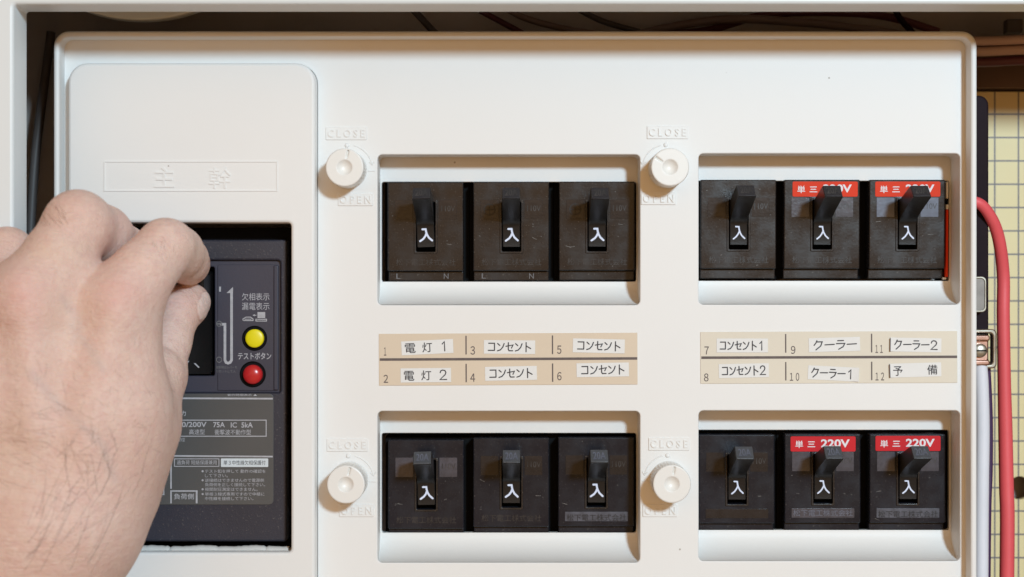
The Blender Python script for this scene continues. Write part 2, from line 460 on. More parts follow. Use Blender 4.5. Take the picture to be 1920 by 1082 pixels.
# squared backing board at the right
BX, BY = 1961.0, 228.0
m = MB().sheet((1846 + 30, 2200, 133, 1278, 2), [(960 + 952 * 1.106, 541 + 374 * 1.106, 24)], -345, -330, 1.0)
o = m.mapv(lambda x, y, z: (x - BX, y - BY, z)).obj('backing_board', 'board', loc=W(BX, BY))
tag(o, 'pale yellow board printed with a grey grid at the right edge', 'board')
m = MB().slab(1500, 2210, 30, 128, 3, -340, -300, 2)
m.slab(1500, 1886, 129, 150, 3, -340, -301, 2)
tag(world_mb(m).obj('mounting_plate', 'brown', loc=W(CX, CY)), 'brown plate above the grid board, right of the panel corner', 'plate')
m = MB().slab(1828, 1872, 172, 1275, 18, -300, -62, 4)
tag(world_mb(m).obj('terminal_channel', 'column', loc=W(CX, CY)), 'dark upright channel between the panel edge and grid board', 'channel')

# ================================================================ COVER PANEL
WIN = [(708, 1200, 290, 572), (1310, 1800, 288, 571), (708, 1200, 771, 1055), (1310, 1800, 770, 1052)]
PL = (137, 594.8, 123, 1170)                 # the lift-off plate over the main breaker
panel = MB()
panel.sheet((110.5, 1821.5, 64, 1182, 28), [(121.5, 1810, 75, 1171, 18)], -60, 38, 4.5)
panel.sheet((116, 1816, 70, 1177, 20), [(a, b, c, d, 9) for a, b, c, d in WIN] + [(PL[0] - 0.7, PL[1] + 0.7, PL[2] - 0.7, PL[3] + 0.7, 36)], -9, 0, 2.2)
DW = -70
for wi, (a, b, c, d) in enumerate(WIN):
    A, B, C_, D_ = a - 0.4, b + 0.4, c - 0.4, d + 0.4
    o1 = rr(A, B, C_, D_, 9, 6)
    panel.loft([[(x, y, -6) for x, y in o1], [(x, y, DW - 3) for x, y in o1]])       # side walls
    yt = (336.5, 334.5, 818, 812)[wi]; yb = (528, 526.5, 1009, 1004)[wi]
    ox0 = a + 2.0; ox1 = b - 1.5
    # floor of the recess above the breakers, with its opening
    panel.sheet((A - 2, B + 2, C_ - 2, yb + 1, 1), [(ox0, ox1, yt, yb, 5)], DW - 12, DW, 1.0)
    # concave scoop under the breakers
    n = 14; H = (d - 0.6) - yb
    ra = []; rb = []
    for k in range(n + 1):
        t = math.pi / 2 * k / n
        y = yb + H * math.sin(t); z = DW * math.cos(t) * 0.995 - 0.2
        ra.append((A - 1, y, z)); rb.append((B + 1, y, z))
    panel.loft([ra, rb], close=False)
P0 = W(960, 620, 0)
pan = world_mb(panel).obj('cover_panel', 'ivory', loc=W(CX, CY))
tag(pan, 'ivory moulded cover panel with four recessed windows and raised rim', 'panel')
def on_panel(mb, name, m='ivory', **k): return world_mb(mb).obj(name, m, pan, **k)

KN = [(652.6, 318.7, 1, 12), (1250.3, 318, -1, -55), (655, 901, 1, 14), (1253.7, 900, -1, 9)]
for i, (kx, ky, sd, an) in enumerate(KN):
    cxl = (649, 1251, 651, 1254)[i]; yt = (250, 248, 834, 832)[i]
    m = MB().slab(cxl - 38, cxl + 39, yt - 11.5, yt + 12.5, 1.5, -1, 2.0, 0.8)
    on_panel(m, 'lettering_plate')
    on_panel(text('C L O S E', cxl - 34, cxl + 35, yt - 7, yt + 7.5, 2.0, 0.014, 1.9), 'raised_lettering', smooth=False)
    cxo = (669, 1237, 671, 1240)[i]; yo = (374, 372, 957, 957)[i]
    m = MB().slab(cxo - 35, cxo + 30, yo - 11.5, yo + 12, 1.5, -1, 2.0, 0.8)
    on_panel(m, 'lettering_plate')
    on_panel(text('O P E N', cxo - 31, cxo + 26, yo - 7, yo + 7.5, 2.0, 0.014, 1.9), 'raised_lettering', smooth=False)
    on_panel(MB().dome(kx - 2, ky - 46, 4.4, -1, 0.2, 2.6, n=20, k=4), 'raised_dot')
    arc = []
    for q in range(9):
        a = math.radians(-76 + 62 * q / 8)
        arc.append((kx + sd * 46 * math.cos(a), ky - 1 + 46 * math.sin(a), 0.2))
    m = MB().tube(arc, 1.3, n=8, sub=3)
    ex, ey = arc[-1][0], arc[-1][1]
    m.tube([(ex - sd * 5, ey - 3, .2), (ex + sd * 0.6, ey + 3, .2), (ex + sd * 5, ey - 4, .2)], 1.2, n=8, sub=1)
    m.tube([(kx + sd * 38, ky + 2, .2), (kx + sd * 50, ky + 2, .2)], 1.2, n=8, sub=1)
    on_panel(m, 'direction_arrow')

# ---------------------------------------------------------------- four round knobs
def knob_meshes():
    nA, R, H = 144, 34.8, 65.0
    sk = MB(); rings = []
    for z, dr, kn in ((0, 0.6, 0), (6, 0.6, 0), (7, -0.6, 1), (H - 9, -0.6, 1), (H - 8, 0.2, 0), (H - 2.4, 0.2, 0), (H - 0.7, -0.7, 0), (H, -2.4, 0)):
        rings.append([((R + dr + (0.75 if (kn and (i // 2) % 2) else 0)) * math.cos(2 * math.pi * i / nA),
                       (R + dr + (0.75 if (kn and (i // 2) % 2) else 0)) * math.sin(2 * math.pi * i / nA), z) for i in range(nA)])
    sk.loft(rings)
    fc = MB(); rings = []
    rad = [R - 2.4, 31, 29, 27, 25, 23, 21, 19, 17, 15.2, 14.2, 13.4, 12.4, 11, 9, 7, 5, 3, 1.2, 0.1]
    for r in rad:
        ring = []
        for i in range(nA):
            a = 2 * math.pi * i / nA; x, y = r * math.cos(a), r * math.sin(a)
            z = H
            if r < 14.3: z -= 7.5 * (1 - (r / 14.3) ** 2)
            if r > 18 and y < 0:
                z -= 4.2 * math.exp(-(x / 1.5) ** 2)
            ring.append((x, y, z))
        rings.append(ring)
    fc.loft(rings)
    return sk, fc
sk, fc = knob_meshes()
sk_me = sk.mesh('knurled_skirt', 'ivory2', ang=30); fc_me = fc.mesh('dimpled_face', 'ivory2', ang=70)
KL = ['round ivory fastener knob left of the upper left window, notch near the top',
      'round ivory fastener knob between the two upper windows, notch at upper left',
      'round ivory fastener knob left of the lower left window',
      'round ivory fastener knob between the two lower windows, ribbed side showing']
for (kx, ky, sd, an), lb in zip(KN, KL):
    k = thing('fastener_knob', lb, 'knob', kx, ky, 0.3, 'fastener knobs on the panel')
    for me, nm in ((sk_me, 'knurled_skirt'), (fc_me, 'dimpled_face')):
        c = bpy.data.objects.new(nm, me); col.objects.link(c); c.parent = k
        c.rotation_euler = (0, math.radians(an), 0)

# ---------------------------------------------------------------- plate over the main breaker
OP = (172, 550.5, 419, 1030)
ZT = 36
EM = (203.5, 525.5, 305, 361)
P = thing('main_cover_plate', 'ivory lift-off cover plate with rounded top around the main breaker', 'cover plate', 360, 600, 0)
OFF = W(CX, CY) - W(360, 600, 0)
def on_plate(mb, name, m='ivory', **k): return world_mb(mb).obj(name, m, P, loc=OFF, **k)
# shallow recess needs a crisp step: rebuild its edge as a thin lip
plate = MB().sheet((PL[0], PL[1], PL[2], PL[3], 35), [OP + (7,)], -20, ZT, 5.5)
on_plate(plate, 'plate')
lip = MB()
for a, b, c, d in ((EM[0], EM[1], EM[2], EM[2] + 2), (EM[0], EM[1], EM[3] - 2, EM[3]), (EM[0], EM[0] + 2, EM[2] + 2, EM[3] - 2), (EM[1] - 2, EM[1], EM[2] + 2, EM[3] - 2)):
    lip.slab(a, b, c, d, 0.02, ZT - 1, ZT + 1.4, 0.0)
on_plate(lip, 'raised_border')
on_plate(text('主', 297, 334, 316, 354, ZT, 0.008, 1.7), 'raised_lettering', smooth=False)
on_plate(text('幹', 398.5, 439.5, 316, 356, ZT, 0.0, 1.5), 'raised_lettering', smooth=False)
# ragged moulding flash on the lower lip
fl = MB(); top_ = []
for k in range(70):
    x = 215 + k * 4.74
    top_.append((x, 1023.5 + 1.0 * math.sin(k * 0.31) + random.uniform(-0.5, 0.5) + (2 if k % 19 == 3 else 0)))
fl.loft([[(x, 1034, 6) for x, y in top_], [(x, y + 6, 14) for x, y in top_], [(x, y + 1.5, 8) for x, y in top_], [(x, y, -2) for x, y in top_], [(x, y + 4, -16) for x, y in top_]], close=False)
on_plate(fl, 'moulding_flash', 'ivory2')

# ================================================================ MAIN BREAKER
MX, MY, MZ = 360, 740, -15
mb_ = thing('main_breaker', 'large black main breaker gripped by the hand, inside the cover plate', 'breaker', MX, MY, MZ)
MO = W(CX, CY) - W(MX, MY, MZ)
def on_main(m, name, mt, **k): return world_mb(m).obj(name, mt, mb_, loc=MO, **k)
HX = 3.0
body = MB().sheet((150, 536, 449, 1018, 6), [(190, 523, 488, 737, 5)], -300, MZ, 4.0)
on_main(body, 'body', 'main')
m = MB().box(150, 545, 425, 1050, -320, -60)
on_main(m, 'rear_housing', 'gapblack', smooth=False)
m = MB().sheet((189, 524, 487, 738, 4), [(296, 398, 500, 706, 4)], -60, -24, 2.0)
m.slab(510, 519, 497, 733, 2, -25, -19.5, 2)
on_main(m, 'inset_panel', 'mainin')
m = MB().slab(404, 513, 496, 734, 3, -24.5, -22.2, 1.0)
on_main(m, 'marking_plate', 'mainin')
ZP = -21.8
# lever
m = MB().prof([(512, 10), (514, 48), (519, 58), (530, 62), (541, 58), (547, 46), (554, 0), (566, -18), (585, -26), (703, -30), (703, -50), (508, -50)], 312, 393, 5.0)
lv = on_main(m, 'lever', 'lever', ang=30)
m = MB(); m.stroke([(342, 663), (349, 663.5), (352, 671), (357, 680), (367, 690)], 2.6, -29.3); m.stroke([(351.5, 672), (346, 681), (336, 690)], 2.6, -29.15)
o = m.mapv(lambda x, y, z: (x - CX, y - CY, z)).obj('lever_mark', M['mprint'], lv)
# buttons
for (bx, by, r, mt, h, nm) in ((475, 635, 17.3, 'yellow', 3.5, 'trip_indicator_button'), (471.5, 703, 18.3, 'redbtn', 9, 'test_button')):
    m = MB().loft([[(x, y, -21.9) for x, y in ring_pts(bx - 1, by, r + 6.5, 48)], [(x, y, -20.6) for x, y in ring_pts(bx - 1, by, r + 5.0, 48)], [(x, y, -22.05) for x, y in ring_pts(bx - 1, by, r + 3.6, 48)]])
    m.disc(bx - 1, by, r + 3.7, -24, -21.95, 0, 48)
    on_main(m, 'button_collar', 'gapblack')
    on_main(MB().dome(bx, by, r, -22, -14, h, n=48), nm, mt, ang=60)
# printed marks
pr = MB()
pr.stroke([(430.5, 548), (430.5, 676), (428, 680.5), (424, 682), (420, 680.5), (418, 676), (418, 608.5), (411, 608.5)], 5.0, ZP)
pr.face(pr.add([(421, 549.5, ZP + .1), (433.2, 538, ZP + .1), (433.2, 549.5, ZP + .1)]))
bar(pr, 407, 410.5, 537.5, 547, ZP)
on_main(pr, 'travel_arrow_print', 'mprint', smooth=False)
pr = MB()
for cy in (607.5, 675.5):
    pts = ring_pts(407, cy, 5, 20); pr.stroke(pts + pts[:1], 1.3, ZP)
bar(pr, 402, 411, 606.5, 609.0, ZP + .15)
pr.join(text('遮断時はレバーを', 401, 441, 687, 692.5, ZP)); pr.join(text('リセットして入', 402, 438, 694.5, 700, ZP))
on_main(pr, 'faint_print', 'mdim', smooth=False)
pr = text('欠相表示', 450, 502, 549.5, 563.5, ZP, 0.0)
pr.join(text('漏電表示', 450, 502, 567.5, 581.5, ZP, 0.0))
pr.join(text('テストボタン', 442.5, 505.5, 662, 675, ZP, 0.014))
pr.stroke([(452, 601.5), (452, 598.5), (458, 595), (466, 595), (471, 598.5), (471, 601.5), (452, 601.5)], 1.6, ZP)
bar(pr, 455, 468, 598.2, 599.6, ZP + .1)
pr.stroke([(476.5, 602), (476.5, 599), (479, 599)], 1.6, ZP)
pr.stroke([(476.5, 602.5), (496.5, 602.5), (496.5, 599), (494, 599)], 1.6, ZP + .1)
bar(pr, 479.5, 494, 585.5, 597, ZP); bar(pr, 478, 495, 598.6, 600.2, ZP)
pr.face(pr.add([(474, 589.5, ZP), (474, 593.5, ZP), (470, 591.5, ZP)])); bar(pr, 474, 477.5, 590.9, 592.1, ZP)
on_main(pr, 'indicator_print', 'mprint', smooth=False)
# rating label
lab = on_main(MB().slab(200, 511, 739, 948, 9, -16, -13.2, 0.5), 'rating_label', 'mlabel')
ZL = -12.9
pr = MB()
bar(pr, 205, 509.5, 745.6, 748.8, ZL, 1.2)
pr.join(frame_lines(230, 498, 788, 820, 1.7, ZL))
bar(pr, 205, 509.5, 853.8, 856.8, ZL, 2.2)
bar(pr, 316.6, 319.4, 858.5, 918, ZL)
bar(pr, 316.6, 319.4, 921, 945.5, ZL); bar(pr, 364.6, 368.0, 921, 945.5, ZL); bar(pr, 319.6, 364.4, 921, 923.5, ZL)
bar(pr, 303.5, 305.5, 904, 930, ZL); bar(pr, 240, 303.4, 928, 930, ZL)
pr.join(text('負荷側', 323.5, 361, 927, 938, ZL, 0.006))
pr.join(text('100/200V', 325, 385, 792, 802, ZL, 0.02)); pr.join(text('75A', 397.5, 419.5, 792.5, 802.5, ZL, 0.02))
pr.join(text('IC', 430.5, 442, 793, 803, ZL, 0.02)); pr.join(text('5kA', 450.5, 472, 793, 803, ZL, 0.02))
pr.join(text('高速型', 352, 381.5, 806, 816, ZL, 0.002)); pr.join(text('衝撃波不動作型', 400, 468.5, 806.5, 816.5, ZL, 0.002))
pr.join(text('A', 329, 334.5, 806, 815, ZL, 0.02))
pr.join(text('力', 337, 346, 771, 781, ZL, 0.015))
pr.mapv(lambda x, y, z: (x - CX, y - CY, z)).obj('label_print', 'mprint', lab, smooth=False)
pr = text('漏電動作型', 318, 344, 822, 829.5, ZL)
pr.join(text('動作時間表示 ▲', 424.5, 480, 737.5 + 1.8, 743.5, ZL))
pr.join(frame_lines(323.8, 409, 861, 876.6, 1.5, ZL))
pr.join(text('過負荷 短絡保護兼用', 329, 404, 864.2, 872.6, ZL))
rows = [('テスト釦を押して 動作の確認を', 382, 496, 885, 1), ('して下さい。', 382, 425, 893.3, 0), ('逆接続はできませんので電源側', 382, 493, 902, 1),
        ('負荷側を正しく接続して下さい。', 382, 495, 910.3, 0), ('極間耐圧測定はできません。', 382, 481, 919, 1),
        ('単相３線式専用ですので中極に', 382, 494, 928, 1), ('中性線を接続して下さい。', 382, 473, 936.5, 0)]
for t, a, b, y, bl in rows:
    pr.join(text(t, a, b, y - 3.3, y + 3.3, ZL))
    if bl: pr.face(pr.add([(x, yy, ZL) for x, yy in ring_pts(377.5, y, 2.0, 10)]))
pr.mapv(lambda x, y, z: (x - CX, y - CY, z)).obj('small_label_print', M['mprint'], lab, smooth=False)
wb = MB(); wb.slab(412, 501, 861, 877, 1.5, -13.2, -12.8, 0)
w2 = wb.mapv(lambda x, y, z: (x - CX, y - CY, z)).obj('white_label_field', 'mwhite', lab)
text('単３中性線欠相保護付', 417, 496, 864.5, 873.3, -12.5, 0.0).mapv(lambda x, y, z: (x - CX, y - CY, z)).obj('field_print', 'ink', lab, smooth=False)

# ================================================================ TWELVE BRANCH BREAKERS
def capmap(x, y, z):        # lies flat on the sloping end of the lever
    t = (y + 80) / 22.0     # -0.5 .. 0.5
    n = (-0.779, 0.627)     # outward normal in (y, z)
    return (x, -76.75 + 20.1 * t + n[0] * z, 102.5 + 25 * t + n[1] * z)
def make_breaker(i, spec):
    """spec: x, y (face centre mark), red, patch, texts"""
    x, y, zf, tilt, lab = spec['x'], spec['y'], -60, spec.get('tilt', 0), spec['label']
    b = thing('circuit_breaker', lab, 'circuit breaker', x, y, zf, 'black branch breakers in the panel windows')
    b.rotation_euler = (math.radians(tilt), 0, 0)
    ch = []
    def part(me, nm, par=b):
        o = bpy.data.objects.new(nm, me); col.objects.link(o); o.parent = par; return o
    lowrow = i > 5
    part(SH['body_low' if lowrow else 'body'], 'body'); part(SH['base'], 'base'); part(SH['rim'], 'slot_rim')
    lv = part(SH['lever'], 'lever'); lv.rotation_euler = (0, math.radians(spec.get('twist', 0)), 0)
    part(SH['cap' if lowrow else 'cap_top'], 'lever_cap', lv); part(SH['rating' if lowrow else 'rating_top'], 'rating_lettering', lv); part(SH['mark_w'] if spec.get('bold', 1) else SH['mark_t'], 'on_mark', lv)
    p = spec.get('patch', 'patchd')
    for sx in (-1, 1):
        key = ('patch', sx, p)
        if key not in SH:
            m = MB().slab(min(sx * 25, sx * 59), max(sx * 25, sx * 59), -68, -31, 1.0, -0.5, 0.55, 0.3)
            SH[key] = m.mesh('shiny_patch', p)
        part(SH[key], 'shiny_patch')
    if spec.get('logo'): part(SH['logo'], 'moulded_emblem')
    part(SH['volt'], 'voltage_lettering')
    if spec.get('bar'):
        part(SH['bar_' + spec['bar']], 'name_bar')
    part(SH['name_' + spec.get('nm', 'f')], 'maker_lettering')
    if spec.get('ln'): part(SH['ln'], 'terminal_lettering')
    if spec.get('red'):
        st = part(SH['red_' + spec['red']], 'red_sticker'); st.location = L(spec.get('rs', 0), spec.get('ry', 0), 0)
        part(SH['redtext'], 'sticker_lettering', st)
    rs = random.Random(i * 7 + 3); sc_ = MB()
    for k in range(rs.randint(3, 7)):
        x0, y0 = rs.uniform(-66, 60), rs.choice((rs.uniform(-98, -20), rs.uniform(0, 62)))
        if abs(x0) < 26 or y0 < -60 and spec.get('red'): x0 = 40 if x0 > 0 else -60; y0 = abs(y0) * 0.6 - 24
        a_ = rs.uniform(-0.5, 0.5); l_ = rs.choice((1.5, 2, 2.5, 5, 9))
        sc_.stroke([(x0, y0), (x0 + l_ * math.cos(a_) * .5, y0 + l_ * math.sin(a_) * .6), (x0 + l_ * math.cos(a_), y0 + l_ * math.sin(a_))], rs.uniform(0.5, 1.1), 0.25 + k * 0.02)
    sc_.obj('scratches', 'scratch', b, smooth=False)
    if spec.get('side'):
        m = MB().slab(75, 79.5, -45, 84, 1, -16, -4, 1); m.obj('torn_red_side_label', 'orange', b)
        m = MB().slab(75, 79, -98, -66, 1.5, -16, -4, 1); m.slab(75, 80, -55, -45.5, 2, -16, -4, 1); m.slab(70, 77, 84.5, 89, 1.5, -16, -6, 1)
        m.obj('torn_paper_remains', 'paper', b)
    return b

SH = {}
m = MB().sheet((-73, 72, -102, 68, 2.5), [(-18.5, 18.5, -64, 31, 2)], -30, 0, 2.2)
m.slab(-72, 71.5, 68.6, 87, 1.5, -30, -12, 1.5)
SH['body'] = m.mesh('body', 'black')
SH['body_low'] = m.mesh('body', 'black2')
SH['base'] = MB().box(-81.3, 81.3, -104, 88.5, -160, -46).mesh('base', 'gapblack', smooth=False)  # block closing the gaps between breakers, their shade painted in its near-black
m = MB().sheet((-22.5, 22.5, -67.5, 35, 3), [(-18.4, 18.4, -63.9, 30.9, 2)], -0.5, 2.2, 1.0)
SH['rim'] = m.mesh('slot_rim', 'black')
lp = [(22, 1), (-16, 1), (-21, 3), (-26, 8), (-33, 21), (-43, 47), (-65.6, 114), (-66.7, 115), (-86.8, 90), (-86.3, 86), (-68, 20), (-60, -22), (22, -22)]
SH['lever'] = MB().prof(lp, -16.6, 16.6, 1.2).mesh('lever', 'lever', ang=28)
cp = MB(); cp.slab(-15.9, 15.9, -91, -69, 1.2, 0.05, 1.2, 0.6); cp.mapv(capmap)
SH['cap'] = cp.mesh('lever_cap', 'cap')
SH['cap_top'] = cp.mesh('lever_cap', 'capd')
SH['rating_top'] = text('20A', -11.5, 12, -86.5, -73.5, 1.75, 0.012).mapv(capmap).mesh('rating_lettering', 'faint', smooth=False)
SH['rating'] = text('20A', -11.5, 12, -86.5, -73.5, 1.75, 0.012).mapv(capmap).mesh('rating_lettering', 'patchb', smooth=False)
# the mark for "on": three pen strokes
mk = MB()
mk.stroke([(-6, -12), (0.3, -12), (1.0, -7), (2.4, -2), (5.8, 4.2), (12, 10)], 3.7, 1.5)
mk.stroke([(1.4, -4), (-0.8, 1.2), (-4.5, 6), (-11, 10.5)], 3.7, 1.65)
SH['mark_w'] = mk.mesh('on_mark', 'white', smooth=False)
mk = MB()
mk.stroke([(-5.5, -12.5), (0.3, -12.2), (1.2, -6), (2.8, -1), (5.8, 4.5), (11.5, 10)], 2.8, 1.5)
mk.stroke([(1.6, -4), (-1, 1.5), (-4.5, 6.5), (-10, 11)], 2.8, 1.65)
SH['mark_t'] = mk.mesh('on_mark', 'white', smooth=False)
lg = MB(); pts = ring_pts(-42, -49, 10.5, 28); lg.stroke(pts + pts[:1], 1.8, 0.9)
lg.stroke([(-53, -49), (-31, -49)], 1.8, 0.95); lg.stroke([(-42, -59), (-42, -39)], 1.8, 1.0)
SH['logo'] = lg.mesh('moulded_emblem', 'faint2', smooth=False)
SH['volt'] = text('110V', 30, 56, -57, -46, 0.9, 0.0).mesh('voltage_lettering', 'faint', smooth=False)
nmt = lambda z: text('松下電工株式会社', -57, 57, 44.5, 57.5, z, 0.0)
SH['name_f'] = nmt(0.5).mesh('maker_lettering', 'faint', smooth=False)
SH['name_d'] = nmt(1.1).mesh('maker_lettering', 'faint2', smooth=False)
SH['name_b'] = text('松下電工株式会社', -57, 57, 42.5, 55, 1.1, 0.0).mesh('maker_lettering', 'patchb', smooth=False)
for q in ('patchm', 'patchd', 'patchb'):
    SH['bar_' + q] = MB().slab(-60, 60, 40, 58, 1, -0.5, 0.7, 0.4).mesh('name_bar', 'barsheen' if q == 'patchb' else q)
ln = text('L', -57, -49, 73, 83, -11.6); ln.join(text('N', 34, 43, 73, 83, -11.6))
SH['ln'] = ln.mesh('terminal_lettering', 'mdim', smooth=False)
SH['red_orange'] = MB().slab(-62, 62.5, -98.5, -69.5, 3, -0.3, 0.7, 0.3).mesh('red_sticker', 'orange')
SH['red_crimson'] = MB().slab(-62, 62.5, -98.5, -69.5, 3, -0.3, 0.7, 0.3).mesh('red_sticker', 'crimson')
rt = text('単', -53, -38, -90.5, -76.5, 1.1, 0.010); rt.join(text('三', -29.5, -15, -89, -78, 1.1, 0.022)); rt.join(text('220V', -4, 51, -93, -77.5, 1.1, 0.03))
SH['redtext'] = rt.mesh('sticker_lettering', 'stickw', smooth=False)

F_ = 1.0175
def RX(x): return 960 + (x - 960) * F_
def RY(y): return 541 + (y - 541) * F_
B = [
 dict(x=RX(798), y=RY(441.5), ln=1, twist=-2.0, patch='patchd', tilt=1.2, label='black breaker in the upper left window, first from the left, its lever leaning slightly left'),
 dict(x=RX(959), y=RY(441), ln=1, twist=-0.5, logo=1, tilt=1.4, label='black breaker in the upper left window, middle of the three, above the number 3 slip'),
 dict(x=RX(1120), y=RY(440.5), ln=0, logo=1, tilt=1.9, label='brownish black breaker in the upper left window, nearest the round knob on its right'),
 dict(x=RX(1385.5), y=RY(437), bold=0, tilt=1.2, label='plain black breaker in the upper right window, the only one there without a red sticker'),
 dict(x=RX(1542.5), y=RY(437), bold=0, red='orange', rs=5, patch='patchm', tilt=1.6, label='black breaker with red 220V sticker, centre of the upper right window'),
 dict(x=RX(1702.5), y=RY(437), bold=0, red='orange', rs=0, patch='patchb', tilt=1.6, side=1, label='black breaker with red 220V sticker, two bluish patches and a torn red side label'),
 dict(x=RX(799), y=RY(925.5), twist=-1.5, patch='patchm', tilt=-0.6, label='black breaker in the lower left window, first from the left, with two greyish patches'),
 dict(x=RX(959), y=RY(922), twist=0, tilt=0, label='black breaker in the lower left window, middle of the three, below the number 4 slip'),
 dict(x=RX(1118.5), y=RY(921), tilt=0.2, bar='patchb', nm='d', label='black breaker in the lower left window, pale sheen across its lower part'),
 dict(x=RX(1382.5), y=RY(915.5), bold=0, tilt=0, bar='patchd', label='plain black breaker in the lower right window, the only one there without a red sticker'),
 dict(x=RX(1544), y=RY(914.5), bold=0, red='crimson', rs=0, ry=1, patch='patchm', bar='patchm', nm='b', tilt=0, label='black breaker with crimson 220V sticker, centre of the lower right window'),
 dict(x=RX(1703.5), y=RY(914.5), bold=0, red='crimson', rs=0, ry=0, patch='patchm', bar='patchb', nm='d', tilt=0, label='black breaker with crimson 220V sticker at the right end of the lower right window'),
]
for i, sp_ in enumerate(B): make_breaker(i, sp_)

# ================================================================ LABEL STRIPS AND PAPER SLIPS
GLY = {
 'コ': [[(.1, .12), (.84, .12), (.84, .86)], [(.06, .86), (.84, .86)]],
 'ン': [[(.1, .14), (.38, .34)], [(.08, .9), (.45, .8), (.75, .52), (.92, .14)]],
 'セ': [[(.02, .42), (.92, .28), (.72, .6)], [(.32, .04), (.32, .74), (.42, .88), (.88, .88)]],
 'ト': [[(.3, .02), (.3, .98)], [(.3, .36), (.88, .64)]],
 'ク': [[(.34, .02), (.22, .28), (.04, .5)], [(.29, .15), (.88, .15), (.72, .58), (.22, .97)]],
 'ー': [[(.02, .48), (.98, .45)]],
 'ラ': [[(.2, .08), (.8, .08)], [(.06, .38), (.92, .38), (.74, .72), (.28, .97)]],
 '1': [[(.28, .26), (.56, .04), (.56, .97)]],
 '2': [[(.12, .28), (.2, .1), (.42, .03), (.68, .08), (.8, .26), (.72, .46), (.1, .94), (.88, .94)]],
}
def pen(mb, s, x0, x1, y0, y1, z, w=2.1):
    n = len(s); cw = (x1 - x0) / n
    for i, c in enumerate(s):
        for k, st in enumerate(GLY[c]):
            mb.stroke([(x0 + cw * (i + .06 + u * .88), y0 + v * (y1 - y0)) for u, v in st], w, z + 0.12 * k)

def strip(cx, cy, w, h, rot, m, nums, ticks, label):
    t = thing('circuit_list_strip', label, 'label strip', cx, cy, 0.0, 'circuit list strips')
    t.rotation_euler = (0, math.radians(rot), 0)
    MB().slab(-w / 2, w / 2, -h / 2, h / 2, 1, 0.1, 1.5, 0.4).obj('card', m, t)
    p = MB(); bar(p, -w / 2 + 1.5, w / 2 - 0.5, -2.6, 2.2, 1.8)
    for tx in ticks:
        bar(p, tx - cx - 1.2, tx - cx + 1.2, -44, -9, 1.8); bar(p, tx - cx - 1.2, tx - cx + 1.2, 8.5, 43, 1.8)
    p.obj('ruled_lines', 'stripink', t, smooth=False)
    for s_, a, b, c, d in nums: text(''.join(chr(ord(q) + 0xFEE0) for q in s_), a - cx, b - cx, c - cy, d - cy, 1.8, 0.010).obj('printed_number', 'stripink', t, smooth=False)
f3 = lambda ox, l: [(s, ox + a / 3.765, ox + b / 3.765, 610 + c / 3.765, 610 + d / 3.765) for s, a, b, c, d in l]
strip(953, 673.3, 484.5, 97, -0.25, 'strip', f3(700, [('1', 76, 92, 152, 210), ('3', 686, 718, 146, 206), ('5', 1297, 1328, 144, 203), ('2', 72, 104, 345, 402), ('4', 684, 718, 339, 397), ('6', 1297, 1328, 331, 390)]),
      (874, 1036), 'beige strip numbered 1 to 6 under the upper left window')
strip(1554, 670, 481.5, 97, -0.2, 'strip2', f3(1300, [('7', 78, 109, 146, 202), ('9', 688, 720, 144, 201), ('11', 1284, 1336, 140, 196), ('8', 74, 106, 336, 393), ('10', 680, 746, 334, 391), ('12', 1284, 1345, 334, 390)]),
      (1473, 1634), 'pale cream strip numbered 7 to 12 under the upper right window')

def slip(cx, cy, w, h, rot, content, label, edge=False, curl=None):
    if curl is None: curl = random.uniform(0.0, 0.25)
    t = thing('paper_slip', label, 'paper slip', cx, cy, 1.9, 'paper slips stuck on the strips')
    t.rotation_euler = (0, math.radians(rot), 0)
    m = MB(); n = 12; top = []; 
    g = lambda x: 0.3 + curl * max(0, (x / (w / 2) - 0.72)) ** 1.3 * 14 + (1.6 * max(0, (-x / (w / 2) - 0.93)) * 14 if edge else 0)
    ra = [(-w / 2 + w * k / n, -h / 2, g(-w / 2 + w * k / n)) for k in range(n + 1)]
    rb = [(x, h / 2, z) for x, y, z in ra]
    m.loft([[(x, y, 0.0) for x, y, z in ra], ra, rb, [(x, y, 0.0) for x, y, z in rb]], close=False)
    m.face(m.add([ra[0], rb[0], (rb[0][0], rb[0][1], 0), (ra[0][0], ra[0][1], 0)]))
    m.face(m.add([ra[-1], rb[-1], (rb[-1][0], rb[-1][1], 0), (ra[-1][0], ra[-1][1], 0)]))
    m.obj('paper', 'paper', t, ang=20)
    p = MB()
    for kind, s_, a, b, c, d in content:
        if kind == 'f': p.join(text(s_, a, b, c, d, 0.75, 0.006))
        else: pen(p, s_, a, b, c, d, 0.7)
    p.obj('handset_lettering', 'ink', t, smooth=False)
    if edge:
        e = MB(); bar(e, -w / 2 - 1.3, -w / 2 + 0.6, -h / 2 + 1, h / 2, 2.6)  # dark bar painted for the shadow along the lifted left edge
        e.obj('edge_shade_bar', 'stripink', t, smooth=False)
K5 = [('p', 'コンセント', -41.5, 42.5, -9, 9)]
slip(801.3, 651, 97, 26, -2.8, [('f', '電', -42, -22, -9, 9.5), ('f', '灯', -9.5, 9, -9, 9.5), ('p', '1', 23, 40, -9.5, 9)], 'tilted white slip lettered 電灯 1, upper left corner of the beige strip')
slip(955.3, 650.7, 96, 25.5, 0.5, K5, 'white katakana slip between the two tick marks, upper row of the beige strip')
slip(1122.6, 648.6, 97, 26, 1.3, K5, 'white katakana slip at the right end of the beige strip, upper row')
slip(798.5, 703.5, 94.5, 26.5, -0.6, [('f', '電', -41, -21.5, -8.5, 10), ('f', '灯', -8.5, 10, -9, 9.5), ('p', '2', 24, 42, -10, 9.5)], 'white slip lettered 電灯 2, lower left corner of the beige strip')
slip(958, 700, 97, 26, -1.2, K5, 'white katakana slip between the two tick marks, lower row of the beige strip')
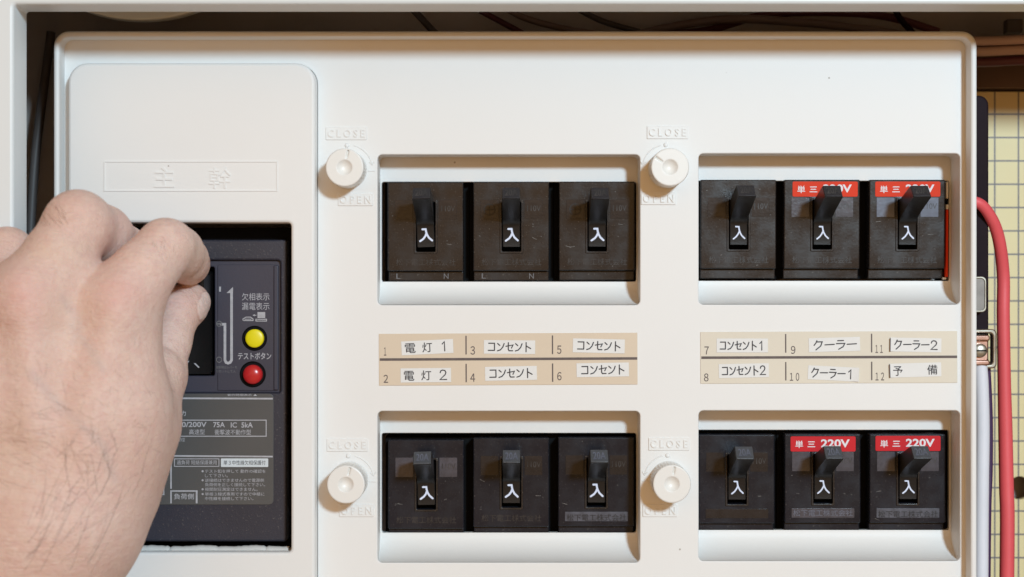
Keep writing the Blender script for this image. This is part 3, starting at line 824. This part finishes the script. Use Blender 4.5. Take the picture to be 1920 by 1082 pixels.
slip(1130, 693.4, 98, 26, -1.0, K5, 'white katakana slip at the right end of the beige strip, lower row, set high')
slip(1391.4, 647.8, 96, 26, 0, [('p', 'コンセント1', -43, 43, -8.5, 9)], 'level white slip lettered コンセント1, upper left corner of the pale cream strip')
slip(1564, 646, 96, 26, -1.6, [('p', 'クーラー', -40, 43, -8.5, 9.5)], 'white slip lettered クーラー with no numeral, in the upper middle of the pale cream strip')
slip(1716.5, 646.7, 96, 26, 1.0, [('p', 'クーラー2', -41, 43, -9, 9)], 'white slip lettered クーラー2 with a dark left edge, upper right of the pale cream strip', edge=True)
slip(1394.3, 695, 93.5, 26, -1.2, [('p', 'コンセント2', -42, 43, -9, 9)], 'white slip lettered コンセント2, lower left corner of the pale cream strip')
slip(1562, 700.3, 95, 26, 2.8, [('p', 'クーラー1', -42, 40, -9, 9)], 'tilted white slip lettered クーラー1 with its right end curling up', curl=1.0)
slip(1716, 693.7, 96.5, 26, -1.6, [('f', '予', -42, -24, -8, 10), ('f', '備', 22, 41, -9, 9.5)], 'white slip lettered 予備 with a wide gap and dark left edge', edge=True)

# ================================================================ WIRES AND TERMINALS
def at(x, y, z):           # a place at depth z that is seen at picture position (x, y)
    k = (D - z) / D
    return (CX + (x - CX) * k, CY + (y - CY) * k, z)
def wire(path, r, mt, label, name='wire', cat='wire', group=None, n=14):
    m = MB().tube([at(*p) for p in path], r, n=n, sub=8)
    x, y, z = at(*path[0])
    o = m.mapv(lambda a, b, c: (a - x, b - y, c - z)).obj(name, mt, loc=W(x, y, z))
    tag(o, label, cat, group); return o
wire([(1790, 378, -46), (1833, 380, -44), (1858, 408, -56), (1873, 450, -75), (1881, 515, -95), (1881, 586, -95), (1882, 660, -95), (1883, 720, -95), (1885, 806, -95), (1887, 912, -92), (1888.5, 1010, -88), (1884, 1390, -80)], [10, 10.5, 11.3, 12, 12.3, 12.5, 12.6, 12.8, 13.6, 14, 14, 14], 'redwire', 'thick red wire looping down in front of the grid board', n=20)
wire([(1838, 680, -42), (1841, 720, -44), (1843, 800, -46), (1842, 900, -46), (1841, 1000, -46), (1840, 1320, -46)], 12.5, 'whitewire', 'thick white wire running down from the copper clamp', n=20)
wire([(1852, 690, -66), (1856, 780, -70), (1856, 880, -70), (1853, 980, -66), (1850, 1320, -60)], 5.5, 'purple', 'thin purple wire just right of the white wire')
wire([(1700, 74, -150), (1830, 77, -150), (1900, 75, -150), (1990, 71, -150)], 9.0, 'pinkwire', 'upper pale pinkish wire crossing beside the panel corner')
wire([(1700, 98, -160), (1830, 97, -160), (1900, 94, -160), (1990, 90, -160)], 9.5, 'pinkwire', 'lower pale pinkish wire crossing beside the panel corner')
wire([(1700, 114, -175), (1830, 117, -175), (1900, 114, -175), (1990, 109, -175)], 9.5, 'maroon', 'dark red wire crossing below the two pinkish wires')
wire([(764, 8, -130), (786, 30, -130), (812, 58, -130), (850, 90, -130)], 7, 'greywire', 'short grey wire in the top gap, leftmost one')
wire([(930, 6, -150), (985, 34, -150), (1050, 52, -150), (1130, 66, -150)], 6.5, 'tanwire', 'pale wire sagging across the top gap above the panel')
wire([(900, 20, -170), (960, 52, -170), (1010, 80, -170)], 6, 'maroon', 'dark maroon wire in the top gap behind the pale one')
wire([(1075, 12, -170), (1130, 40, -170), (1200, 60, -170)], 6, 'greywire', 'grey wire in the top gap right of the pale sagging wire')
wire([(1150, 78, -160), (1250, 52, -160), (1370, 36, -160), (1500, 42, -160), (1600, 52, -160), (1720, 70, -160)], 8.5, 'tanwire', 'long pale wire arching along the top gap at right')
wire([(1200, 66, -185), (1320, 58, -185), (1450, 26, -185), (1640, 28, -185), (1760, 60, -185)], 8, 'maroon', 'maroon wire arching along the top gap at right')
wire([(1676, 14, -150), (1690, 38, -150), (1712, 62, -150)], 6, 'column', 'dark wire crossing the top gap near the right corner')
wire([(96, 60, -150), (80, 180, -140), (66, 300, -130), (58, 420, -130), (50, 600, -130)], 9, 'greywire', 'grey wire standing in the narrow gap left of the panel')
m = MB().slab(-16, 16, -14, 14, 3, 0, 26, 3)
x, y, z = at(1896, 52, -240)
tag(m.obj('spacer_block', 'greywire', loc=W(x, y, z)), 'small grey spacer block above the pinkish wires', 'block')

# steel terminal tab
x, y, z = at(1832, 552, -40)
t = thing('steel_tab', 'bent steel terminal tab above the copper clamp', 'terminal', x, y, z)
MB().sheet((-40, 18, -34, 34, 9), [(-34, 14.5, -30, 30, 7)], -10, 0, 1.2).obj('tab', 'steel', t)
MB().slab(-36, 15.5, -31, 31, 4, -9, -2, 1).obj('inner_face', 'clipface', t)
x, y, z = at(1840, 655, -36)
t = thing('terminal_clamp', 'copper coloured screw clamp gripping the white wire at the panel edge', 'terminal', x, y, z)
MB().sheet((-60, 32, -38, 37, 9), [(-50, 24, -30, 29, 6)], -26, -8, 3).obj('bracket', 'steel', t)
m = MB().slab(-50, 14, -27, -16, 4, -8, 10, 3); m.slab(-50, 14, 20, 30, 4, -8, 10, 3); m.slab(-50, 12, -17, 21, 3, -10, 3, 2)
m.obj('clamp', 'copper', t)
m = MB().dome(-4, 2, 13, 0, 8, 5, n=28); o = m.obj('screw', 'steel', t)
MB().slab(-14, 6, 0.8, 3.4, 0.5, 9, 13.4, 0.3).obj('slot', 'gapblack', o)
# ================================================================ THE PERSON'S HAND
def A(x, y, z, r):       # joint seen at picture place (x, y), height z above the panel, seen radius r
    k = (D - z) / D
    return (CX + (x - CX) * k, CY + (y - CY) * k, float(z), r * k)

class Field:
    """distance field of the hand on a grid, turned into one continuous skin by surface nets"""
    def __init__(s, lo, hi, h):
        s.lo = np.array(lo, np.float32); s.h = h
        s.n = [int((b - a) / h) + 1 for a, b in zip(lo, hi)]
        s.X = (s.lo[0] + h * np.arange(s.n[0], dtype=np.float32))[:, None, None]
        s.Y = (s.lo[1] + h * np.arange(s.n[1], dtype=np.float32))[None, :, None]
        s.Z = (s.lo[2] + h * np.arange(s.n[2], dtype=np.float32))[None, None, :]
    def cone(s, a, b, fx=1.0):
        ax, ay, az, ra = a; bx, by, bz, rb = b
        dx, dy, dz = bx - ax, by - ay, bz - az
        L2 = dx * dx + dy * dy + dz * dz + 1e-6
        px, py, pz = s.X - ax, s.Y - ay, s.Z - az
        t = np.clip((px * dx + py * dy + pz * dz) / L2, 0, 1).astype(np.float32)
        d = np.sqrt((px - t * dx) ** 2 + (py - t * dy) ** 2 + ((pz - t * dz) * fx) ** 2)
        return (d - (ra + (rb - ra) * t)).astype(np.float32)
    def chain(s, js, k=9, fx=1.0):
        d = s.cone(js[0], js[1], fx)
        for a, b in zip(js[1:], js[2:]): d = smin(d, s.cone(a, b, fx), k)
        return d
def smin(a, b, k):
    h = np.clip(0.5 + 0.5 * (b - a) / k, 0, 1)
    return b + (a - b) * h - k * h * (1 - h)
def smax(a, b, k): return -smin(-a, -b, k)

def surface_nets(f, lo, h):
    nx, ny, nz = f.shape
    ins = f < 0
    c = np.zeros((nx - 1, ny - 1, nz - 1), np.int8)
    for i in (0, 1):
        for j in (0, 1):
            for k in (0, 1): c += ins[i:nx - 1 + i, j:ny - 1 + j, k:nz - 1 + k]
    act = (c > 0) & (c < 8)
    I = np.argwhere(act)
    idx = -np.ones(act.shape, np.int64); idx[act] = np.arange(len(I))
    P = np.zeros((len(I), 3)); N = np.zeros(len(I))
    corners = [(i, j, k) for i in (0, 1) for j in (0, 1) for k in (0, 1)]
    for a in range(8):
        for b in range(a + 1, 8):
            ca, cb = corners[a], corners[b]
            if sum(abs(u - v) for u, v in zip(ca, cb)) != 1: continue
            fa = f[I[:, 0] + ca[0], I[:, 1] + ca[1], I[:, 2] + ca[2]]; fb = f[I[:, 0] + cb[0], I[:, 1] + cb[1], I[:, 2] + cb[2]]
            m = (fa < 0) != (fb < 0)
            t = np.where(m, fa / np.where(m, fa - fb, 1), 0)
            q = np.array(ca) + t[:, None] * (np.array(cb) - np.array(ca))
            P += q * m[:, None]; N += m
    V = (I + P / N[:, None]) * h + lo
    F = []
    for ax in range(3):
        o = [0, 0, 0]; o[ax] = 1
        s0 = [slice(1, None)] * 3; s0[ax] = slice(0, None)
        A0 = ins[:nx - o[0], :ny - o[1], :nz - o[2]]; A1 = ins[o[0]:, o[1]:, o[2]:]
        E = np.argwhere(A0 != A1)
        u, v = [q for q in range(3) if q != ax]
        E = E[(E[:, u] > 0) & (E[:, v] > 0) & (E[:, u] < f.shape[u] - 1) & (E[:, v] < f.shape[v] - 1)]
        def at_(du, dv):
            q = E.copy(); q[:, u] -= du; q[:, v] -= dv
            return idx[q[:, 0], q[:, 1], q[:, 2]]
        quad = np.stack([at_(0, 0), at_(1, 0), at_(1, 1), at_(0, 1)], 1)
        flip = A0[E[:, 0], E[:, 1], E[:, 2]]
        if ax == 1: flip = ~flip
        quad[flip] = quad[flip][:, ::-1]
        F.append(quad)
    return V, np.concatenate(F)

H0 = 3.2
G = Field((-330, 330, 10), (446, 1420, 480), H0)
# metacarpals and wrist: the broad back of the hand
MCP = {'index': A(222, 578, 292, 76), 'middle': A(62, 568, 318, 84), 'ring': A(-78, 590, 300, 76), 'little': A(-190, 640, 262, 66)}
back = G.chain([MCP['index'], A(208, 760, 292, 106), A(140, 960, 290, 130)], 30)
back = smin(back, G.chain([MCP['middle'], A(60, 760, 306, 110), A(70, 960, 292, 130)], 30), 80)
back = smin(back, G.chain([MCP['ring'], A(-40, 760, 292, 105), A(10, 960, 282, 125)], 30), 80)
back = smin(back, G.chain([MCP['little'], A(-110, 780, 270, 95), A(-40, 960, 280, 115)], 30), 45)
wrist = G.chain([A(172, 838, 262, 138), A(96, 1004, 275, 146), A(10, 1180, 290, 150), A(-90, 1420, 300, 165)], 20)
back = smin(back, wrist, 50)
# knuckle heads and the tendons running back from them
back = smin(back, G.cone(A(224, 556, 334, 34), A(222, 570, 334, 34)), 44)
back = smin(back, G.cone(A(48, 548, 366, 36), A(48, 560, 366, 36)), 44)
back = smin(back, G.cone(A(215, 600, 349, 10), A(160, 830, 384, 9)), 50)
back = smin(back, G.cone(A(54, 600, 381, 10), A(66, 800, 400, 9)), 50)
# hollow between the two knuckles
thenar = G.chain([A(205, 905, 235, 92), A(262, 795, 212, 72), A(290, 705, 176, 57)], 20)
# thumb
thumb = G.chain([A(262, 800, 205, 70), A(298, 706, 160, 49), A(316, 640, 124, 39.5), A(333, 583, 96, 41), A(352, 571, 74, 36), A(362, 563, 64, 28)], 18)
# fingers
idx = G.chain([MCP['index'], A(268, 512, 286, 54), A(311, 463, 252, 46), A(333, 473, 196, 41.5), A(347, 487, 134, 36.5), A(353, 495, 86, 32), A(354, 499, 60, 26.5)], 32)
idx = smin(idx, G.cone(A(304, 455, 262, 36), A(322, 458, 252, 36)), 14)
mid = G.chain([MCP['middle'], A(108, 490, 306, 66), A(146, 421, 278, 61), A(192, 440, 206, 52), A(234, 472, 130, 44), A(248, 492, 90, 36)], 18)
rng_ = G.chain([MCP['ring'], A(-40, 530, 285, 60), A(14, 476, 238, 49), A(60, 500, 170, 45), A(110, 530, 110, 38), A(130, 545, 85, 33)], 9)
lit = G.chain([MCP['little'], A(-140, 580, 240, 52), A(-95, 540, 200, 44), A(-50, 560, 140, 38), A(-10, 590, 100, 32)], 9)
f = smin(back, thenar, 34)
fin = smin(smin(mid, idx, 7), smin(rng_, lit, 7), 7)
f = smin(f, fin, 30)
f = smin(f, thumb, 3.5)
# fine folds over the bent finger joints and at the base of the thumb
for a, b in ((A(868, 0, 0, 1), None),): pass
def groove(a, b, r, k=3.5):
    global f
    f = smax(f, -G.cone(a, b), k)
V, F = surface_nets(f, G.lo, H0)
# settle the points on the smooth field
gx, gy, gz = np.gradient(f, H0)
def samp(arr, V):
    q = (V - G.lo) / H0; i = np.clip(q.astype(int), 0, np.array(f.shape) - 2); t = q - i; out = 0
    for a in (0, 1):
        for b in (0, 1):
            for c in (0, 1):
                w = (t[:, 0] if a else 1 - t[:, 0]) * (t[:, 1] if b else 1 - t[:, 1]) * (t[:, 2] if c else 1 - t[:, 2])
                out = out + w * arr[i[:, 0] + a, i[:, 1] + b, i[:, 2] + c]
    return out
for _ in range(3):
    g = np.stack([samp(gx, V), samp(gy, V), samp(gz, V)], 1)
    V = V - g * (samp(f, V) / np.maximum(1e-3, (g ** 2).sum(1)))[:, None]
g = np.stack([samp(gx, V), samp(gy, V), samp(gz, V)], 1); g /= np.linalg.norm(g, axis=1)[:, None]
kz = (D - V[:, 2]) / D
AX = CX + (V[:, 0] - CX) / kz; AY = CY + (V[:, 1] - CY) / kz          # place each point has in the picture plane
# --- thumb nail: raised plate with its own look, kept as a mask on the same skin
nc = np.array(A(378, 574, 84, 1)[:3])
ax_l = np.array(A(402, 556, 56, 1)[:3]) - np.array(A(352, 606, 108, 1)[:3]); ax_l /= np.linalg.norm(ax_l)
nn = np.array([0.50, 0.30, 0.81]); nn -= ax_l * nn.dot(ax_l); nn /= np.linalg.norm(nn); ax_w = np.cross(nn, ax_l)
q = V - nc; u = q @ ax_l; v = q @ ax_w; w = g @ nn
nail = np.clip((1.0 - (np.abs(u / 31) ** 3 + np.abs(v / 23) ** 3)) * 3.0, 0, 1) * np.clip((w - 0.25) * 4, 0, 1)
fold = 4 * nail * (1 - nail)
V = V + g * (nail * 1.6 - fold * 1.1)[:, None]
def blob(x, y, rx, ry, ang=0):
    c, s_ = math.cos(math.radians(ang)), math.sin(math.radians(ang)); dx, dy = AX - x, AY - y
    return np.exp(-(((dx * c + dy * s_) / rx) ** 2 + ((-dx * s_ + dy * c) / ry) ** 2))
red = (0.75 * blob(225, 548, 45, 36) + 0.8 * blob(45, 560, 46, 62) + 0.9 * blob(352, 505, 30, 13) * (V[:, 2] < 150)
       + 0.55 * blob(335, 566, 34, 26) + 0.4 * blob(232, 418, 40, 20, 25) + 0.5 * blob(205, 470, 18, 22) + 0.35 * blob(380, 600, 20, 26))
yel = 0.8 * blob(110, 470, 60, 26) + 0.5 * blob(120, 600, 50, 60) + 0.6 * blob(20, 860, 60, 90) + 0.5 * blob(370, 470, 20, 30)
vein = np.zeros(len(V))
for pts in (((135, 612), (170, 655), (190, 690)), ((118, 560), (150, 610), (140, 640)), ((60, 700), (110, 760), (190, 830), (215, 900))):
    for (x0, y0), (x1, y1) in zip(pts, pts[1:]):
        t = np.clip(((AX - x0) * (x1 - x0) + (AY - y0) * (y1 - y0)) / ((x1 - x0) ** 2 + (y1 - y0) ** 2), 0, 1)
        dd = np.hypot(AX - x0 - t * (x1 - x0), AY - y0 - t * (y1 - y0)); vein = np.maximum(vein, np.exp(-(dd / 9) ** 2))
hx, hy, hz = A(150, 900, 280, 1)[:3]
me = bpy.data.meshes.new('person')
Vb = np.stack([(V[:, 0] - hx) * S, -(V[:, 2] - hz) * S, -(V[:, 1] - hy) * S], 1)
me.from_pydata(Vb.tolist(), [], F.tolist())
me.polygons.foreach_set('use_smooth', [True] * len(me.polygons))
for nm, arr in (('nail', nail), ('redness', np.clip(red, 0, 1)), ('sallow', np.clip(yel, 0, 1)), ('vein', vein), ('fold', fold)):
    at2 = me.attributes.new(nm, 'FLOAT', 'POINT'); at2.data.foreach_set('value', arr.astype(np.float32))
bm = bmesh.new(); bm.from_mesh(me); bmesh.ops.recalc_face_normals(bm, faces=bm.faces)
bm.to_mesh(me); bm.free()

def skin_material():
    m = bpy.data.materials.new('skin'); m.use_nodes = True
    n = m.node_tree; Lk = n.links; p = n.nodes['Principled BSDF']
    def N(t, **k):
        o = n.nodes.new(t)
        for a, b in k.items(): setattr(o, a, b)
        return o
    tcn = N('ShaderNodeTexCoord')
    def attr(nm):
        a = N('ShaderNodeAttribute'); a.attribute_name = nm; return a.outputs['Fac']
    def mix(fac, a, b):
        x = N('ShaderNodeMix', data_type='RGBA')
        if isinstance(fac, float): x.inputs['Factor'].default_value = fac
        else: Lk.new(fac, x.inputs['Factor'])
        for nm, v in (('A', a), ('B', b)):
            if isinstance(v, tuple): x.inputs[nm].default_value = v
            else: Lk.new(v, x.inputs[nm])
        return x.outputs['Result']
    def scaled(v, lo, hi, a=0.0, b=1.0):
        r = N('ShaderNodeMapRange'); Lk.new(v, r.inputs['Value'])
        for k_, q_ in (('From Min', lo), ('From Max', hi), ('To Min', a), ('To Max', b)): r.inputs[k_].default_value = q_
        return r.outputs[0]
    def noise(scale, det=4, vec=None, rough=0.55):
        x = N('ShaderNodeTexNoise'); x.inputs['Scale'].default_value = scale; x.inputs['Detail'].default_value = det
        x.inputs['Roughness'].default_value = rough
        Lk.new(vec if vec is not None else tcn.outputs['Object'], x.inputs['Vector']); return x.outputs['Fac']
    base = (0.73, 0.53, 0.45, 1)
    c = mix(scaled(noise(70), 0.35, 0.65), base, (0.69, 0.475, 0.39, 1))
    c = mix(scaled(noise(420, 4), 0.42, 0.72, 0, 0.62), c, (0.65, 0.405, 0.35, 1))
    c = mix(scaled(noise(1500, 4), 0.5, 0.75, 0, 0.22), c, (0.52, 0.33, 0.25, 1))
    rd = N('ShaderNodeMath', operation='MULTIPLY'); Lk.new(attr('redness'), rd.inputs[0]); Lk.new(scaled(noise(160), 0.3, 0.7, 0.35, 0.75), rd.inputs[1])
    c = mix(rd.outputs[0], c, (0.68, 0.36, 0.31, 1))
    yl = N('ShaderNodeMath', operation='MULTIPLY'); Lk.new(attr('sallow'), yl.inputs[0]); yl.inputs[1].default_value = 0.45
    c = mix(yl.outputs[0], c, (0.66, 0.485, 0.36, 1))
    vn = N('ShaderNodeMath', operation='MULTIPLY'); Lk.new(attr('vein'), vn.inputs[0]); vn.inputs[1].default_value = 0.35
    c = mix(vn.outputs[0], c, (0.52, 0.42, 0.39, 1))
    nl = N('ShaderNodeMath', operation='MULTIPLY'); Lk.new(attr('nail'), nl.inputs[0]); nl.inputs[1].default_value = 0.75
    c = mix(nl.outputs[0], c, (0.72, 0.56, 0.50, 1))
    fo = N('ShaderNodeMath', operation='MULTIPLY'); Lk.new(attr('fold'), fo.inputs[0]); fo.inputs[1].default_value = 0.6
    c = mix(fo.outputs[0], c, (0.52, 0.28, 0.22, 1))
    Lk.new(c, p.inputs['Base Color'])
    rr_ = N('ShaderNodeMapRange'); Lk.new(attr('nail'), rr_.inputs['Value'])
    rr_.inputs['To Min'].default_value = 0.52; rr_.inputs['To Max'].default_value = 0.28
    Lk.new(rr_.outputs[0], p.inputs['Roughness'])
    p.inputs['Specular IOR Level'].default_value = 0.35
    p.inputs['Subsurface Weight'].default_value = 0.22
    p.inputs['Subsurface Radius'].default_value = (0.0032, 0.0014, 0.0008)
    p.inputs['Subsurface Scale'].default_value = 1.0
    # relief: fine pores, creases running across the back of the hand, soft undulation
    mp = N('ShaderNodeMapping'); mp.inputs['Rotation'].default_value = (0, math.radians(-14), 0); mp.inputs['Scale'].default_value = (0.28, 1, 1.0)
    Lk.new(tcn.outputs['Object'], mp.inputs['Vector'])
    creases = noise(1500, 4, mp.outputs[0], 0.6)
    vo = N('ShaderNodeTexVoronoi', feature='DISTANCE_TO_EDGE'); vo.inputs['Scale'].default_value = 1900
    Lk.new(mp.outputs[0], vo.inputs['Vector'])
    h1 = N('ShaderNodeMath', operation='MULTIPLY'); Lk.new(creases, h1.inputs[0]); h1.inputs[1].default_value = 0.8
    h2 = N('ShaderNodeMath', operation='MULTIPLY_ADD'); Lk.new(scaled(vo.outputs['Distance'], 0, 0.25), h2.inputs[0]); h2.inputs[1].default_value = 0.45; Lk.new(h1.outputs[0], h2.inputs[2])
    inv = N('ShaderNodeMath', operation='SUBTRACT'); inv.inputs[0].default_value = 1.0; Lk.new(attr('nail'), inv.inputs[1])
    h3 = N('ShaderNodeMath', operation='MULTIPLY'); Lk.new(h2.outputs[0], h3.inputs[0]); Lk.new(inv.outputs[0], h3.inputs[1])
    # longer creases that run across the wrist and the back of the hand
    mp2 = N('ShaderNodeMapping'); mp2.inputs['Rotation'].default_value = (0, math.radians(-8), 0); mp2.inputs['Scale'].default_value = (0.16, 1, 1.0)
    Lk.new(tcn.outputs['Object'], mp2.inputs['Vector'])
    cr = N('ShaderNodeMath', operation='ABSOLUTE'); sb = N('ShaderNodeMath', operation='SUBTRACT'); sb.inputs[1].default_value = 0.5
    Lk.new(noise(420, 3, mp2.outputs[0], 0.6), sb.inputs[0]); Lk.new(sb.outputs[0], cr.inputs[0])
    b3 = N('ShaderNodeBump'); b3.inputs['Strength'].default_value = 0.24; b3.inputs['Distance'].default_value = 0.0005
    Lk.new(scaled(cr.outputs[0], 0, 0.09), b3.inputs['Height'])
    b = N('ShaderNodeBump'); b.inputs['Strength'].default_value = 0.55; b.inputs['Distance'].default_value = 0.00025
    Lk.new(h3.outputs[0], b.inputs['Height'])
    b2 = N('ShaderNodeBump'); b2.inputs['Strength'].default_value = 0.34; b2.inputs['Distance'].default_value = 0.0010
    Lk.new(noise(160, 3), b2.inputs['Height']); Lk.new(b2.outputs[0], b3.inputs['Normal']); Lk.new(b3.outputs[0], b.inputs['Normal'])
    Lk.new(b.outputs[0], p.inputs['Normal'])
    return m
me.materials.append(skin_material())
person = bpy.data.objects.new('person', me); col.objects.link(person); person.location = W(hx, hy, hz)
tag(person, "bare left hand and wrist reaching in from the left, pinching the main breaker's lever", 'person')

# hairs on the wrist and on the middle finger: fine tapered strands lying on the skin
tree = BVHTree.FromPolygons([Vector(v) for v in Vb], F.tolist())
def on_skin(x, y, lift):
    eye = W(CX, CY, D) - person.location
    tgt = W(*at(x, y, 300.0)) - person.location
    hit, nrm, _, _ = tree.ray_cast(eye, (tgt - eye).normalized())
    if hit is None: return None
    if nrm.dot(eye - hit) < 0: nrm = -nrm
    return hit + nrm * lift * S
def strands(specs, name):
    hv, hf = [], []
    for x, y, a, ln, cv, w_ in specs:
        pts = []; n_ = 9; ang = math.radians(a)
        for k in range(n_ + 1):
            t = k / n_
            p_ = on_skin(x, y, 0.25 + 0.9 * math.sin(math.pi * min(1, t * 1.1)))
            if p_ is None: break
            pts.append(p_)
            x += math.cos(ang) * ln / n_; y -= math.sin(ang) * ln / n_; ang += math.radians(cv) / n_
        if len(pts) < 4: continue
        for i, p_ in enumerate(pts):
            t_ = (pts[min(i + 1, len(pts) - 1)] - pts[max(i - 1, 0)]).normalized()
            s1 = t_.cross(Vector((0, -1, 0))).normalized(); s2 = t_.cross(s1)
            r_ = 0.85 * w_ * S * (1 - 0.8 * i / len(pts)) + 0.03 * S
            b0 = len(hv)
            for q_ in range(3):
                an = 2 * math.pi * q_ / 3; hv.append(tuple(p_ + (s1 * math.cos(an) + s2 * math.sin(an)) * r_))
            if i:
                for q_ in range(3): hf.append((b0 - 3 + q_, b0 - 3 + (q_ + 1) % 3, b0 + (q_ + 1) % 3, b0 + q_))
    m_ = bpy.data.meshes.new(name); m_.from_pydata(hv, [], hf); m_.polygons.foreach_set('use_smooth', [True] * len(hf))
    m_.materials.append(M['hair'])
    o = bpy.data.objects.new(name, m_); col.objects.link(o); o.parent = person; o['kind'] = 'stuff'
M['hair'] = mat('arm_hair', (0.22, 0.135, 0.09), 0.5, 0.4)
R_ = random.Random(11)
sp1 = []
for _ in range(30):      # the fan that sweeps up and to the right from the wrist
    x = R_.uniform(40, 170); y = R_.uniform(940, 1075)
    sp1.append((x, y, R_.gauss(50, 11), R_.uniform(60, 150), R_.uniform(-10, 45), R_.uniform(0.16, 0.32)))
for _ in range(30):
    x = R_.uniform(90, 270); y = R_.uniform(830, 960)
    sp1.append((x, y, R_.gauss(78, 25), R_.uniform(30, 80), R_.uniform(-25, 30), R_.uniform(0.14, 0.24)))
for _ in range(38):
    x = R_.uniform(2, 190); y = R_.uniform(760, 930)
    sp1.append((x, y, R_.gauss(165, 22), R_.uniform(22, 60), R_.uniform(-28, 28), R_.uniform(0.12, 0.2)))
for _ in range(50):
    x = R_.uniform(5, 330); y = R_.uniform(690, 860)
    sp1.append((x, y, R_.gauss(120, 40), R_.uniform(14, 34), R_.uniform(-40, 40), R_.uniform(0.1, 0.16)))
strands(sp1, 'wrist_hair')
sp2 = [(R_.uniform(82, 128), R_.uniform(388, 428), R_.gauss(128, 13), R_.uniform(16, 34), R_.uniform(-15, 15), R_.uniform(0.14, 0.22)) for _ in range(15)]
sp2 += [(R_.uniform(285, 325), R_.uniform(455, 475), R_.gauss(120, 20), R_.uniform(8, 16), 0, 0.18) for _ in range(8)]
strands(sp2, 'finger_hair')
